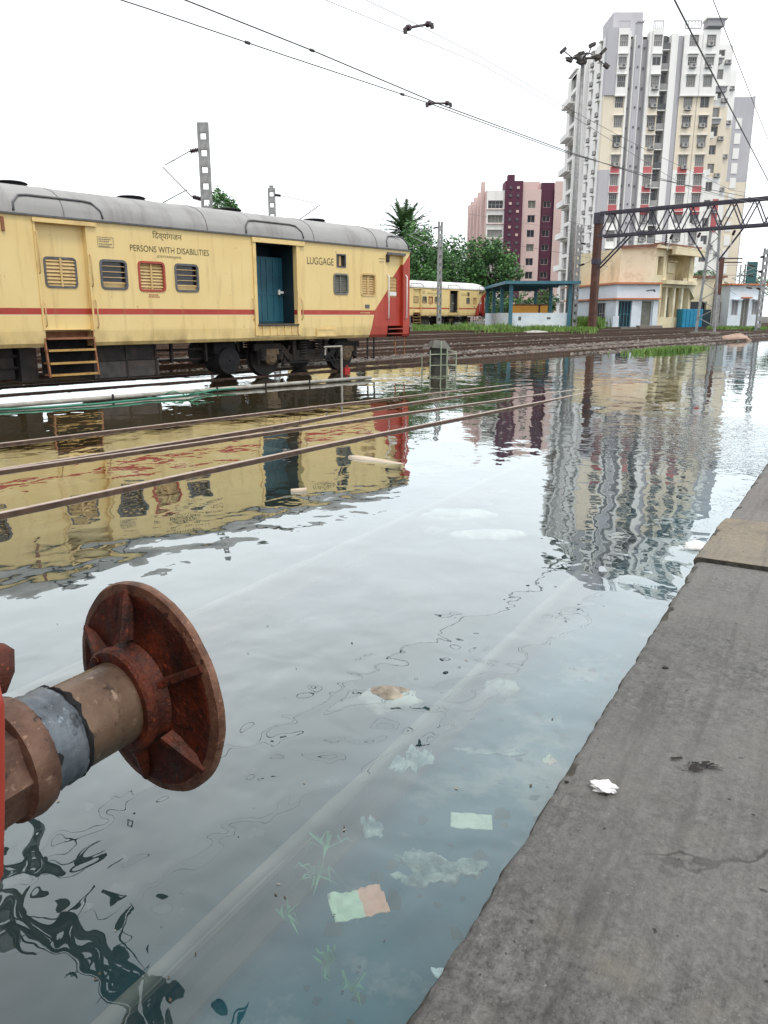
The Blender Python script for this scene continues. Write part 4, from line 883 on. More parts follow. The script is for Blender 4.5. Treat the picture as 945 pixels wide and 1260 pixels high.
# ================================================================== FOREGROUND: end of a coach with its buffer
def near_coach():
    C = thing('railway_coach', 'end of a rusty red coach beside the platform with one big round buffer', 'railway coach', T0(-8, 2.21, -.18), YAW0)
    # local x along the track (end plate at about x 8.4), local y towards the yard, local z above the sunken rail
    def nb(b, name, mats, **k): return b.build(name, mats, C, **k)
    b = MB(); b.bx(-10, 8.2, -1.60, 1.62, 1.0, 3.4); nb(b, 'body', 'redp')
    b = MB()
    prof = [(-1.6, 3.4), (-1.5, 3.6), (-1.1, 3.8), (0, 3.95), (1.1, 3.8), (1.5, 3.6), (1.62, 3.4)]
    for (y0, z0), (y1, z1) in zip(prof, prof[1:]): b.quad((-10, y0, z0), (8.2, y0, z0), (8.2, y1, z1), (-10, y1, z1))
    n0 = len(b.v); b.v += [(8.2, y, z) for y, z in prof]; b.f.append(tuple(range(n0, n0 + len(prof)))); b.m.append(0)
    nb(b, 'roof', 'roof')
    b = MB(); b.bx(8.25, 8.33, -1.42, 1.45, .60, 1.16); b.bx(7.55, 8.25, -.6, .6, .62, 1.0); nb(b, 'buffer_beam', 'redp')
    for y0 in (-.66, .62): b = MB(); b.bx(7.55, 8.28, y0 - .05, y0 + .05, .65, .95); nb(b, 'draft_sill', 'iron')
    b = MB(); b.bx(8.21, 8.75, -.55, .55, 1.2, 3.2); nb(b, 'gangway', 'black')
    for y in (-.98, .98):
        O = (8.33, y, .88)
        b = MB(); b.lathe([(0, .155), (.02, .155), (.021, .118), (.24, .112), (.41, .103), (.412, .09)], 8, 0, O)
        buf = nb(b, 'buffer', 'rustpale')
        b = MB(); b.lathe([(.385, .095), (.39, .114), (.42, .117), (.438, .112), (.442, .088)], 40, 0, O); b.build('casing_ring', 'rustpale', buf, smooth=True, angle=35)
        b = MB()
        pr = [(.43, .094)] + [(.435 + .009 * k, .096 + .0020 * math.sin(k * 1.9)) for k in range(10)] + [(.522, .092), (.525, .08)]; b.lathe(pr, 40, 0, O)
        for i, v in enumerate(b.v):
            p = Vector(v); k = mnoise.noise(p * 22) * .004 + mnoise.noise(p * 60) * .002; d = Vector((0, p.y - O[1], p.z - O[2])).normalized(); b.v[i] = tuple(p + d * k)
        b.build('grease_sleeve', 'grease', buf, smooth=True, angle=50)
        for x_, w_, rr_ in ((.442, .010, .0985), (.519, .010, .096)):
            b = MB(); b.lathe([(x_ - w_, rr_ - .004), (x_ - w_ * .5, rr_ + .001), (x_ + w_ * .4, rr_ + .001), (x_ + w_, rr_ - .006)], 56, 0, O)
            for i, v in enumerate(b.v):
                p = Vector(v); k = mnoise.noise(p * 40) * .010 + mnoise.noise(p * 110) * .005; d = Vector((0, p.y - O[1], p.z - O[2])).normalized(); b.v[i] = (p.x + k, p.y + d.y * k * .35, p.z + d.z * k * .35)
            b.build('grease_seam', 'black', buf, smooth=True, angle=50)
        b = MB(); b.lathe([(.515, .088), (.54, .0885), (.60, .088), (.72, .088)], 40, 0, O); b.build('plunger', 'plunger', buf, smooth=True, angle=35)
        CX, ROT = Vector((O[0] + .70, O[1], O[2])), Matrix.Rotation(R(-6.5) if y < 0 else 0, 3, 'Z')
        turn = lambda bb: setattr(bb, 'v', [tuple(CX + ROT @ (Vector(v) - CX)) for v in bb.v])
        # disc: dished, thick rim, boss with ring, radial ribs on the back
        b = MB(); b.lathe([(.662, .086), (.662, .108), (.668, .114), (.684, .114), (.688, .104), (.70, .104), (.716, .115)], 48, 0, O); turn(b); b.build('boss_ring', 'rust', buf, smooth=True, angle=40)
        b = MB(); b.lathe([(.718, .10), (.728, .14), (.735, .19), (.731, .216), (.733, .222), (.736, .236), (.742, .240), (.752, .239), (.757, .232), (.765, .19), (.774, .10), (.78, .001)], 72, 0, O, mis=[0, 0, 0, 1, 1, 1, 1, 1, 1, 1, 1])
        for i, v in enumerate(b.v):
            p = Vector(v); r_ = math.hypot(p.y - O[1], p.z - O[2]); p.x += .0025 * mnoise.noise(p * 18); k = 1 + .004 * mnoise.noise(p * 25); b.v[i] = (p.x, O[1] + (p.y - O[1]) * k, O[2] + (p.z - O[2]) * k)
        turn(b); b.build('buffer_disc', ['rust', 'rustrim'], buf, smooth=True, angle=40)
        for a in (100, 28, -35, -95, 155, 205):
            ca, sa = math.cos(R(a)), math.sin(R(a)); b = MB()      # a measured from the platform side, upwards
            def pt(x, r, w): return (O[0] + x, O[1] - ca * r - sa * w, O[2] + sa * r - ca * w)
            A = [pt(.692, .12, -.007), pt(.692, .12, .007), pt(.727, .226, .006), pt(.727, .226, -.006)]; B_ = [pt(.74, .115, -.014), pt(.74, .115, .014), pt(.742, .224, .012), pt(.742, .224, -.012)]
            b.quad(A[3], A[2], A[1], A[0]); b.quad(*B_)
            for i in range(4): j = (i + 1) % 4; b.quad(A[i], A[j], B_[j], B_[i])
            turn(b); b.build('disc_rib', 'rust', buf)
    inv = Matrix.Rotation(-YAW0, 4, 'Z') @ Matrix.Translation(-T0(-8, 2.21, -.18))
    a = [inv @ on_y(u, v, .74) for u, v in ((-8, 835), (0, 868), (1, 960), (0, 1030), (-1, 1075), (-10, 1095))]
    b = MB(); b.tube(a, .0045, 10); nb(b, 'air_pipe', 'redp', smooth=True)
    p = inv @ on_y(-8, 824, .80); b = MB(); b.lathe([(-.03, .006), (-.024, .018), (0, .0225), (.024, .018), (.03, .006)], 16, 0, p, (.5, .2, 1)); nb(b, 'pipe_cock', 'rust', smooth=True)
    for k in range(7):
        t_ = 2 * PI_ * k / 7; b = MB(); b.lathe([(0, .010), (.008, .010), (.009, 0)], 6, 0, (8.33 + .672, -.98 + .100 * math.cos(t_), .88 + .100 * math.sin(t_)), (-1, 0, 0)); nb(b, 'boss_bolt', 'rust')
    b = MB(); pts = [(8.34, -.70, .60), (8.42, -.70, .45), (8.5, -.60, .3), (8.5, -.45, .28), (8.44, -.35, .42), (8.38, -.33, .6)]; b.tube(pts, .026, 8); nb(b, 'brake_hose', 'black', smooth=True)
    b = MB(); b.lathe([(0, .03), (.01, .055), (.05, .06), (.09, .05), (.10, .02)], 16, 0, (8.36, -1.23, 1.08)); nb(b, 'end_cock', 'rust', smooth=True, angle=40)
    for y in (-.84, .84):
        for x in (6.0, 3.1): b = MB(); b.lathe([(-.065, .1), (-.06, .455), (.06, .455), (.065, .1)], 24, 0, (x, y, .455), (0, 1, 0)); nb(b, 'wheel', 'iron')
    b = MB(); b.bx(2, 7.2, -1.1, -1.0, .5, .75); b.bx(2, 7.2, 1.0, 1.1, .5, .75); b.bx(-10, 7.55, -1.2, 1.2, .75, .94); nb(b, 'underframe', 'iron')
near_coach()

# ================================================================== MASTS, PORTAL, WIRES
def insulator(b, p, q, mi=0):
    p, q = Vector(p), Vector(q); l = (q - p).length; pr = [(0, .02)]; n = 5
    for k in range(n):
        a = l * (.12 + .76 * k / n); e = l * .76 / n
        pr += [(a, .035), (a + e * .35, .095), (a + e * .6, .095), (a + e * .9, .035)]
    pr.append((l, .02)); b.lathe(pr, 10, mi, p, q - p)
def batten_mast(name, label, cat, loc, h, rz, mat='steelg', w=.34, d=.16, step=.62, taper=1.0, group=None):
    t = thing(name, label, cat, loc, rz, group)
    ub = MB(); ub.bx(-.05, .05, -d / 2, d / 2, 0, h); first = None
    for sx in (-1, 1):
        if first is None: o = ub.build('upright', mat, t, (sx * w / 2, 0, 0)); first = o
        else: o = link('upright', first.data, t, (sx * w / 2, 0, 0))
    bb = MB(); bb.bx(-w / 2 + .052, w / 2 - .052, -d / 2 + .004, d / 2 - .004, -.19, .19); me = None; z = .5
    while z < h:
        if me is None: me = bb.build('batten', mat, t, (0, 0, z)).data
        else: link('batten', me, t, (0, 0, z))
        z += step
    b = MB(); b.bx(-.4, .4, -.4, .4, -.3, .12); b.build('footing', 'sleeper', t)
    return t
def cantilever(t, z, reach, ang, up=1.2, mat='steelg', down=.5):
    """tubular bracket with insulators; ang in the mast's local frame"""
    c, s = math.cos(ang), math.sin(ang); P = lambda r, zz: (c * r, s * r, zz)
    b = MB(); b.tube([P(.62, z + .12), P(reach, z + up)], .028, 6); b.tube([P(.62, z + up + .55), P(reach * .95, z + up + .06)], .02, 6)
    b.tube([P(reach * .45, z + .38), P(reach * 1.05, z - down * .2)], .022, 6); b.tube([P(reach * 1.05, z - down * .2), P(reach * .8, z - down)], .014, 6)
    o = b.build('cantilever', mat, t, smooth=True, angle=50)
    for p, q in ((P(.18, z), P(.62, z + .12)), (P(.18, z + up + .62), P(.62, z + up + .55))):
        bb = MB(); insulator(bb, p, q); bb.build('insulator', 'insul', o, smooth=True, angle=40)
PI = math.pi
GM = 'overhead line masts of the yard'
def gp(x, y): return (x, y, gz(x, y) - .05)
m = batten_mast('overhead_line_mast', 'tall grey mast rising behind the yellow coach roof with a bracket to its left', 'mast', gp(-7.2, 33.5), 8.75, 0, group=GM)
cantilever(m, 5.9, 1.75, PI * .97, 1.25)
m = batten_mast('overhead_line_mast', 'grey mast showing only its short top above the middle of the coach roof', 'mast', gp(-6.8, 50), 8.6, 0, group=GM)
cantilever(m, 6.0, 3.0, -.15, 1.6)
m = batten_mast('overhead_line_mast', 'slim pale mast standing alone before the distant yellow coach', 'mast', gp(4.55, 66), 8.45, R(35), w=.30, group=GM)
cantilever(m, 6.4, 2.6, PI * .85, 1.0)
m = batten_mast('overhead_line_mast', 'slim grey mast beside the blue shelter in front of the floodlight pole', 'mast', gp(15.78, 66), 8.3, R(20), w=.36, group=GM)
cantilever(m, 5.2, 2.4, -.3, 1.1)
m = batten_mast('overhead_line_mast', 'lattice mast at the right picture edge beside the small pale hut', 'mast', gp(32.95, 70), 7.0, R(30), w=.5, group=GM)
cantilever(m, 3.6, 3.2, PI * .92, .9); cantilever(m, 5.0, 2.4, PI * .95, .7)
m = thing('rail_post', 'short rust brown post with crossarms behind the blue tank', 'post', gp(31.6, 76))
b = MB(); b.bx(-.3, .3, -.2, .2, 0, 3.2); b.build('lower_post', 'steelg', m); b = MB(); b.bx(-.26, .26, -.18, .18, 3.2, 6.6); b.build('upper_post', 'rustmast', m)
for z in (6.45, 6.1): b = MB(); b.bx(-.3, 2.0, -.06, .06, z, z + .1); b.build('crossarm', 'iron', m)
for z in (5.9, 5.0, 3.9):
    b = MB(); b.bx(.3, 2.6, -.03, .03, z - .02, z + .02); a = b.build('stay_arm', 'steelg', m); b = MB(); insulator(b, (2.6, 0, z), (3.3, 0, z - .1)); b.build('insulator', 'insul', a)
# mast just outside the frame on the left, whose bracket mirrors in the water
m = batten_mast('overhead_line_mast', 'mast beside the near track whose dark bracket mirrors in the water at lower left', 'mast', (*T(3.6, 10.9).xy, -.35), 8.6, YAW, group=GM)
cantilever(m, 6.1, 4.4, -PI / 2, 1.3, 'iron', .5); cantilever(m, 5.9, 2.3, -PI / 2 - .25, 1.2, 'iron', .6)
b = MB()
for y0, z0_, y1, z1_, w_ in ((-.3, 6.3, -6.9, 6.6, .14), (-.3, 7.6, -6.7, 7.3, .12), (-.3, 7.0, -5.0, 6.95, .05)): b.bar((0, y0, z0_), (.15, y1, z1_), w_, w_)
for k in range(12): b.bar((0, -.5 - k * .5, 6.35 + k * .02), (.05, -.5 - (k + (1 if k % 2 else .3)) * .5, 7.55 - k * .02), .075)
for y, l in ((-1.6, 1.0), (-3.4, 1.2), (-4.9, .9), (-6.6, 1.1)):
    b.bar((.1, y, 6.4), (-.5, y - .3, 6.4 - l), .05); b.bar((.1, y, 7.4), (.9, y + .2, 6.6), .035); b.bar((.9, y + .2, 6.6), (-.9, y - .6, 6.1), .03); b.lathe([(0, .03), (.1, .11), (.45, .11), (.55, .03)], 8, 0, (.1, y, 6.3), (-.3, -.2, -1))
b.build('bracket_frame', 'iron', m)

# --- portal gantry
G0 = Vector((16.77, 64.0, 0)); GD = Vector((.7481, -.6635, 0)); gyaw = math.atan2(GD.y, GD.x)
pg = thing('portal_gantry', 'dark steel lattice gantry spanning the tracks before the white tower', 'gantry', (G0.x, G0.y, gz(G0.x, G0.y) - .05), gyaw)
ZB, ZT, LEN = 7.25, 8.95, 46.0
b = MB(); b.bx(-.26, -.12, -.24, .24, 0, 9.0); b.bx(.12, .26, -.24, .24, 0, 9.0); b.bx(-.12, .12, -.2, .2, 0, 8.99); b.build('post', 'rustmast', pg)
for za, zb, w_ in ((8.2, 9.02, .3), (5.2, 5.6, .28)): b = MB(); b.bx(-w_, w_, -w_, w_, za, zb); b.build('post_collar', 'truss', pg)
for y in (-.45, .45):
    for z in (ZB, ZT): b = MB(); b.bx(0.31, LEN, y - .08, y + .08, z - .09, z + .09); b.build('chord', 'truss', pg)
db = None; k = 0; x = .4
while x < LEN - 1.2:
    for y in (-.45, .45):
        for p, q in (((0, ZB + .09), (.72, ZT - .09)), ((.72, ZT - .09), (1.44, ZB + .09))):
            key = p[1] > q[1]
            if db is None: db = {}
            if key not in db: bb = MB(); bb.bar((p[0], 0, p[1]), (q[0], 0, q[1]), .09, .07); db[key] = bb.build('diagonal', 'truss', pg, (x, y, 0)).data
            else: link('diagonal', db[key], pg, (x, y, 0))
    x += 1.5
cb = None; x = .9
while x < LEN - 1:
    for z in (ZB, ZT):
        if cb is None: bb = MB(); bb.bx(-.03, .03, -.365, .365, -.03, .03); cb = bb.build('tie', 'truss', pg, (x, 0, z)).data
        else: link('tie', cb, pg, (x, 0, z))
    x += 3.0
for y in (-.3, .3): b = MB(); b.bar((.2, y, 4.9), (2.6, y, ZB - .1), .10, .10); b.build('knee_brace', 'truss', pg)
XM = 9.0                                                                   # inner lattice leg
for sx in (-.42, .42): b = MB(); b.bar((XM + sx * 1.6, 0, 0), (XM + sx * .7, 0, ZB - .1), .13, .2); b.build('inner_leg', 'steelg', pg)
lb = 0
for k in range(11):
    z = .5 + k * .62; wA = .42 * (1.6 - .9 * z / ZB); wB = .42 * (1.6 - .9 * (z + .62) / ZB); s_ = 1 if k % 2 else -1
    b = MB(); b.bar((XM - s_ * wA, 0, z), (XM + s_ * wB, 0, z + .62), .06, .05); b.build('lacing', 'steelg', pg)
for sx in (-1, 1): b = MB(); b.bar((XM + sx * .4, 0, 5.0), (XM + sx * 1.9, 0, ZB - .12), .10, .10); b.build('knee_brace', 'truss', pg)
b = MB(); b.bx(XM - .9, XM + .9, -.5, .5, -.3, .12); b.build('footing', 'sleeper', pg)
b = MB(); b.bx(LEN - .2, LEN + .2, -.2, .2, -.5, 9.0); b.build('post', 'rustmast', pg)
for x in (12.9, 5.5, 16.5):
    b = MB(); insulator(b, (x, 0, ZB - .1), (x, 0, ZB - 1.0)); b.build('hanging_insulator', 'insul', pg, smooth=True, angle=40)
for x, dy in ((6.0, -1), (8.0, -1), (10.4, -1)):
    b = MB(); b.bar((x, -.5, ZB - .6), (x + .2, -1.3, ZB - 1.4), .05); o = b.build('dropper_arm', 'steelg', pg); b = MB(); insulator(b, (x, -.1, ZB - .2), (x, -.5, ZB - .6)); b.build('insulator', 'insul', o)

# --- floodlight pole
fl = thing('floodlight_mast', 'very tall thin grey floodlight pole with a cluster of lamps before the white tower', 'floodlight', gp(18.05, 78))
b = MB(); b.tube([(0, 0, 0), (0, 0, 12), (0, 0, 24)], [.33, .25, .16], 12); b.build('pole', 'steelg', fl, smooth=True)
b = MB(); b.lathe([(-.06, .9), (.06, .9)], 14, 0, (0, 0, 23.9), (0, 0, 1)); b.bx(-1.6, 1.6, -.07, .07, 23.7, 23.85); b.bx(-.07, .07, -1.4, 1.4, 23.7, 23.85); b.bx(-.3, .3, -.3, .3, 23.3, 23.6); b.build('lamp_frame', 'irong', fl)
for k, (x, y, z, a) in enumerate([(-1.9, -.3, 24.3, 40), (-1.4, -.8, 23.4, -20), (-.7, -1.0, 23.5, -30), (.5, -1.1, 24.5, 20), (1.1, -.9, 23.6, -10), (1.7, -.4, 24.2, 45), (2.2, .2, 23.2, -35), (0, .9, 24.4, 10), (-.5, -.9, 23.2, -25), (1.5, .5, 23.9, 30)]):
    b = MB(); c, s = math.cos(R(a)), math.sin(R(a))
    b.bar((x - .28 * c, y, z - .28 * s), (x + .28 * c, y, z + .28 * s), .48, .26, 0); b.bar((x, y, z), (x * .55, y * .5, 23.8), .07)
    b.build('floodlamp', 'irong', fl)

# --- wires
def wire(label, pts, r=.011, clamps=(), loc=None, group='overhead line wires'):
    pts = [Vector(p) for p in pts]; o = pts[0].copy(); t = thing('overhead_wire', label, 'wire', o, 0, group)
    b = MB(); b.tube([p - o for p in pts], r, 6); b.build('conductor', 'wire', t, smooth=True)
    for p in clamps:
        b = MB(); p = Vector(p) - o; b.lathe([(-.05, .008), (-.035, .022), (.035, .022), (.05, .008)], 8, 0, p, pts[-1] - pts[0]); b.build('clamp', 'wire', t)
def interp(tab, n=10):
    s_tab = [(p.dot(D), p) for p in tab]; o = []
    for a, c in zip(tab, tab[1:]): o += [a.lerp(c, k / n) for k in range(n)]
    return o + [tab[-1]]
def on_gantry(q, z): # point of the portal over yard line q
    t = (G0.dot(N) - q) / 1.0; p = G0 + GD * t; return Vector((p.x, p.y, z))
qA = 8.95
pA = [on_q(228, 0, qA), on_q(384, 62, qA), on_q(540, 128, qA), on_q(700, 187, qA), on_q(800, 219, qA)]
b0 = pA[0] - D * 20 + Vector((0, 0, 1.1))
wire('upper of two near wires crossing the sky from top left to the portal', [b0, pA[0] - D * 9 + Vector((0, 0, .35))] + pA + [on_gantry(qA, 6.6)], .009, [pA[1]])
pB = [on_q(180, 10, qA), on_q(350, 68, qA), on_q(525, 126, qA), on_q(700, 189, qA)]
wire('lower of two near wires crossing the sky from top left to the portal', [pB[0] - D * 20] + pB + [on_gantry(qA, 5.6)], .0075, [pB[1].lerp(pB[0], .3), pB[2].lerp(pB[1], .2)])
qC = 7.4
pC = [on_q(515, 31, qC), on_q(590, 69, qC), on_q(700, 134, qC), on_q(800, 187, qC), on_q(900, 234, qC)]
wire('upper thin wire crossing the upper part of the white tower', [pC[0] - D * 18 + Vector((0, 0, .5))] + pC + [on_gantry(qC, 6.7)], .0036)
pC2 = [on_q(590, 78, qC), on_q(700, 140, qC), on_q(800, 203, qC), on_q(850, 233, qC)]
wire('lower thin wire crossing the middle of the white tower', [pC2[0] - D * 22] + pC2 + [on_gantry(qC, 5.6)], .0036)
pD = [on_q0(830, 0, 2.2), on_q0(870, 78, 2.2), on_q0(905, 145, 2.2), on_q0(945, 222, 2.2)]
wire('thick dark wire running down across the top right of the tower', [pD[0] - D0 * 14 + Vector((0, 0, .05))] + pD + [pD[-1] + D0 * 28 + Vector((0, 0, .1))], .012)
pE = [on_q0(915, 95, 2.2), on_q0(930, 134, 2.2), on_q0(945, 171, 2.2)]
wire('thin wire in the upper right corner beside the grey wing', [pE[0] - D0 * 22 + Vector((0, 0, .5))] + pE + [pE[-1] + D0 * 28 + Vector((0, 0, .4))], .007)
pF = [on_q(160, 186, 28.5), on_q(300, 216, 28.5), on_q(470, 246, 28.5)]
wire('faint far wire passing the mast behind the coach roof', [pF[0] - D * 25] + pF + [pF[-1] + D * 60], .007)
for a, z0, z1 in ((20.5, 5.9, 5.6), (24.5, 6.9, 6.5), (29, 5.9, 5.6)):
    wire({20.5: 'wire over the nearest far track passing before the purple block', 24.5: 'wire slung high behind the slim masts towards the portal', 29: 'hindmost wire above the far tracks'}[a], [T(44, a, z0 + .1), T(60, a, z1), on_gantry(a, z1 + .6)], .009)
def section(label, p, q):
    t = thing('section_insulator', label, 'insulator', p, 0, 'dark insulator bars in the wires'); p = Vector(p); q = Vector(q) - p
    b = MB(); b.tube([(0, 0, 0), q], .017, 8); b.build('bar', 'insul', t, smooth=True)
    for e, f in ((.06, .2), (.8, .94)):
        b = MB(); b.lathe([(0, .015), (.02, .04), (.07, .04), (.09, .015)], 10, 0, q * e, q); b.build('knob', 'insul', t, smooth=True, angle=40)
    for e in (Vector((0, 0, 0)), q): b = MB(); b.bar(e, e + Vector((.01, 0, -.06)), .05); b.build('end_clamp', 'insul', t)
section('dark insulator bar joining the two near wires in mid sky', on_q(525, 127, 8.95), on_q(554, 127, 8.95))
section('dark insulator bar hanging by itself near the top of the sky', on_q(498, 35, 7.4), on_q(531, 29, 7.4))

# ================================================================== WATERSIDE THINGS
sb = thing('signal_box', 'small dark signal box under a grey canvas, standing in water inside a pipe frame', 'signal box', (*T(17.4, 13.4).xy, -.1), R(20)); sb.scale = (.9, .9, .92)
b = MB(); b.bx(-.22, .22, -.2, .2, 0, .82); b.bx(-.26, .26, -.24, .24, .30, .36); b.bx(-.27, .27, -.25, .25, .58, .63); b.bx(-.2, .2, -.215, -.201, .1, .28); b.build('cabinet', 'boxgreen', sb)
b = MB(); pts = [(-.34, -.3), (.3, -.3), (.36, .28), (-.3, .28)]; tp = [(-.24, -.2, 1.02), (.12, -.22, .99), (.16, .2, .95), (-.2, .2, .98)]; lo = [(x, y, .80 - .06 * (i in (1, 2))) for i, (x, y) in enumerate(pts)]
b.quad(*tp)
for i in range(4): j = (i + 1) % 4; b.quad(lo[i], lo[j], tp[j], tp[i])
b.build('canvas_cover', 'canvas', sb)
for k, (x, y, h) in enumerate([(-.42, -.32, .72), (-.08, -.36, .98), (.12, -.36, .74), (.45, -.32, .66), (-.42, .32, .6), (.45, .32, .6)]): b = MB(); b.tube([(x, y, 0), (x, y, h)], .018, 6); b.build('frame_post', 'palegreen', sb)
for p, q in (((-.42, -.32, .28), (.45, -.32, .28)), ((-.42, -.32, .6), (.45, -.32, .6)), ((.12, -.36, .74), (.45, -.32, .66)), ((.45, -.32, .5), (.45, .32, .5))): b = MB(); b.tube([p, q], .015, 6); b.build('frame_rail', 'palegreen', sb)
wp = thing('water_pipe', 'long pale water pipe lying along the coach with an upright stand', 'pipe', T(5, 13.1, 0), 0)
o0 = T(5, 13.1, 0)
b = MB(); b.tube([T(s, 13.1 - .05 * (s - 5), .05) - o0 for s in (-6, 0, 5, 8, 11, 13.8)], .04, 8); b.build('pipe_run', 'pipepale', wp, smooth=True)
for s in (12.9,):
    b = MB(); p = T(s, 12.75, 0) - o0; b.tube([p, p + Vector((0, 0, .82))], .026, 8); b.tube([p + Vector((0, 0, .8)), p + Vector((0, 0, .8)) - D * .55], .02, 8); st = b.build('stand_pipe', 'pipepale', wp, smooth=True, angle=50)
    b = MB(); b.tube([p + Vector((0, 0, .8)) - D * .5, p + Vector((0, 0, .62)) - D * .52], .02, 6); b.build('outlet', 'pipepale', st)
for s in (7.2, 9.4, 10.6, 11.8):
    b = MB(); p = T(s, 13.0 - .05 * (s - 5), -.1) - o0; b.tube([p, p + Vector((0, 0, .22))], .02, 6); b.build('pipe_support', 'iron', wp)
hp = [on_z(0, 504, .03), on_z(60, 501, .03), on_z(120, 497, .03), on_z(180, 491, .03), on_z(230, 487, .04), on_z(262, 480, .05), on_z(290, 478, .06)]
h0 = hp[0] - (hp[1] - hp[0]) * 3
hs = thing('hose', 'bright green hose floating in front of the coach', 'hose', h0, 0)
b = MB(); b.tube([p - h0 for p in [h0] + interp(hp, 4)], .022, 6); b.build('hose_run', 'hose', hs, smooth=True)
b = MB(); c = hp[4] - h0
for k in range(7): a = k * .9; b.tube([c, c + Vector((math.cos(a) * .25, math.sin(a) * .2, .06 + .05 * math.sin(k * 2.1))), c + Vector((math.cos(a) * .5, math.sin(a) * .28, .02))], .008, 5)
b.build('hose_tangle', 'hose', hs, smooth=True)
p = T(15.45, 15.12, .06); wc = thing('wheel_chock', 'small bright red chock under the last wheel of the grey-roofed coach', 'chock', p, YAW)
b = MB(); b.bx(-.10, .10, -.08, .08, -.06, .03); b.build('block', 'lamp_red', wc); b = MB(); b.tube([(-.08, -.05, .03), (.0, -.05, .10), (.08, -.05, .03)], .015, 6); b.build('handle', 'lamp_red', wc, smooth=True)
def lump(name, label, cat, loc, sx, sy, sz, mat, seed, rough=.3, rz=0, sub=3, group=None):
    bm = bmesh.new(); bmesh.ops.create_icosphere(bm, subdivisions=sub, radius=1)
    for v in bm.verts:
        k = 1 + rough * mnoise.noise(v.co * 1.5 + Vector((seed, seed, 0))) + rough * .6 * mnoise.noise(v.co * 3.7 + Vector((0, seed, seed)))
        v.co = Vector((v.co.x * k * sx, v.co.y * k * sy, max(v.co.z, -.4) * k * sz))
    me = bpy.data.meshes.new(name); bm.to_mesh(me); bm.free(); me.materials.append(M[mat]); me.polygons.foreach_set('use_smooth', [True] * len(me.polygons))
    o = link(name, me, None, loc, rz); tag(o, label, cat, group); return o
def packet_mat():
    m, t, p = new_mat('packet_print'); co = t.nodes.new('ShaderNodeTexCoord'); sx = t.nodes.new('ShaderNodeSeparateXYZ'); t.links.new(co.outputs['Object'], sx.inputs[0])
    k = mathn(t, 'GREATER_THAN', sx.outputs['X'], .008); n = t.nodes.new('ShaderNodeTexNoise'); n.inputs['Scale'].default_value = 30; t.links.new(co.outputs['Object'], n.inputs['Vector'])
    a = t.nodes.new('ShaderNodeMix'); a.data_type = 'RGBA'; t.links.new(n.outputs['Fac'], a.inputs[0]); a.inputs[6].default_value = (.36, .46, .26, 1); a.inputs[7].default_value = (.72, .70, .52, 1)
    c = t.nodes.new('ShaderNodeMix'); c.data_type = 'RGBA'; t.links.new(k, c.inputs[0]); t.links.new(a.outputs[2], c.inputs[6]); c.inputs[7].default_value = (.80, .34, .20, 1)
    t.links.new(c.outputs[2], p.inputs['Base Color']); p.inputs['Roughness'].default_value = .5; return m
M['print'] = packet_mat()
def sheet_(name, label, cat, loc, sx, sy, mat, seed, amp=.02, rz=0, n=14, ragged=.0, group=None, tilt=(0, 0)):
    v, f = [], []
    for i in range(n + 1):
        for j in range(n + 1):
            x, y = i / n - .5, j / n - .5
            if ragged:
                k = 1 + ragged * mnoise.noise((x * 3 + seed, y * 3, seed)); kk = max(abs(x), abs(y)) * 2; k = 1 + (k - 1) * kk; r_ = math.hypot(x, y) or 1; m_ = max(abs(x), abs(y)); kq = (m_ / r_) ** .7 if r_ else 1; x, y = x * k * kq, y * k * kq
            z = amp * (mnoise.noise((x * 4 + seed, y * 4, 0)) + .6 * mnoise.noise((x * 10, y * 10 + seed, 2))) + x * tilt[0] + y * tilt[1]
            v.append((x * sx, y * sy, z))
    for i in range(n):
        for j in range(n): a = i * (n + 1) + j; f.append((a, a + n + 1, a + n + 2, a + 1))
    me = bpy.data.meshes.new(name); me.from_pydata(v, [], f); me.materials.append(M[mat]); me.polygons.foreach_set('use_smooth', [True] * len(f)); me.update()
    o = link(name, me, None, loc, rz); md = o.modifiers.new('thickness', 'SOLIDIFY'); md.thickness = .003
    return tag(o, label, cat, group)
lump('boulder', 'pinkish boulder lying at the far waterline on the right', 'boulder', on_z(905, 419, .0), .85, .6, .42, 'boulder', 3.3, .25)
lump('boulder', 'brown stone on the ballast next to the signal box', 'boulder', on_z(529, 432, .12), .33, .28, .26, 'ballast', 5.1, .3)
lump('pale_slab', 'flat whitish stone on the tracks before the shelter', 'stone', on_z(659, 410, .3), 1.0, .5, .18, 'pipepale', 8.1, .2)
tb = MB(); p, q = on_z(430, 564, -.01), on_z(508, 577, -.045); tb.tube([p.lerp(q, k / 6) - p for k in range(7)], [.035, .05, .052, .05, .048, .045, .03], 8)
tag(tb.build('floating_timber', 'timber', None, p, smooth=True), 'pale wet log floating in the water below the red end of the near coach', 'log')
tb = MB(); p, q = on_z(358, 605, .0), on_z(377, 604, .0); tb.tube([p - p, q - p], [.025, .03], 8); tag(tb.build('floating_timber', 'timber', None, p, smooth=True), 'short floating wood stub left of the long pale log', 'log')
lump('sunken_stone', 'yellowish pale stone just under water left of the sunken rail', 'stone', on_z(479, 862, -.035), .12, .085, .05, 'foam', 1.2, .35)
lump('sunken_stone', 'small pale stone under water right of the sunken rail', 'stone', on_z(618, 848, -.06), .075, .055, .04, 'foam', 2.7, .35)
lump('sunken_stone', 'broad pale boulder under water in the middle of the flood', 'stone', on_z(565, 634, -.11), .30, .13, .05, 'foam', 6.4, .3)
lump('sunken_stone', 'broad pale boulder under water nearer than its neighbour', 'stone', on_z(602, 660, -.11), .26, .10, .05, 'foam', 9.4, .3)
lump('foam_bag', 'white bag floating against the platform edge below the ochre slab', 'bag', on_z(857, 673, .005), .085, .06, .035, 'bagw', 4.2, .4)
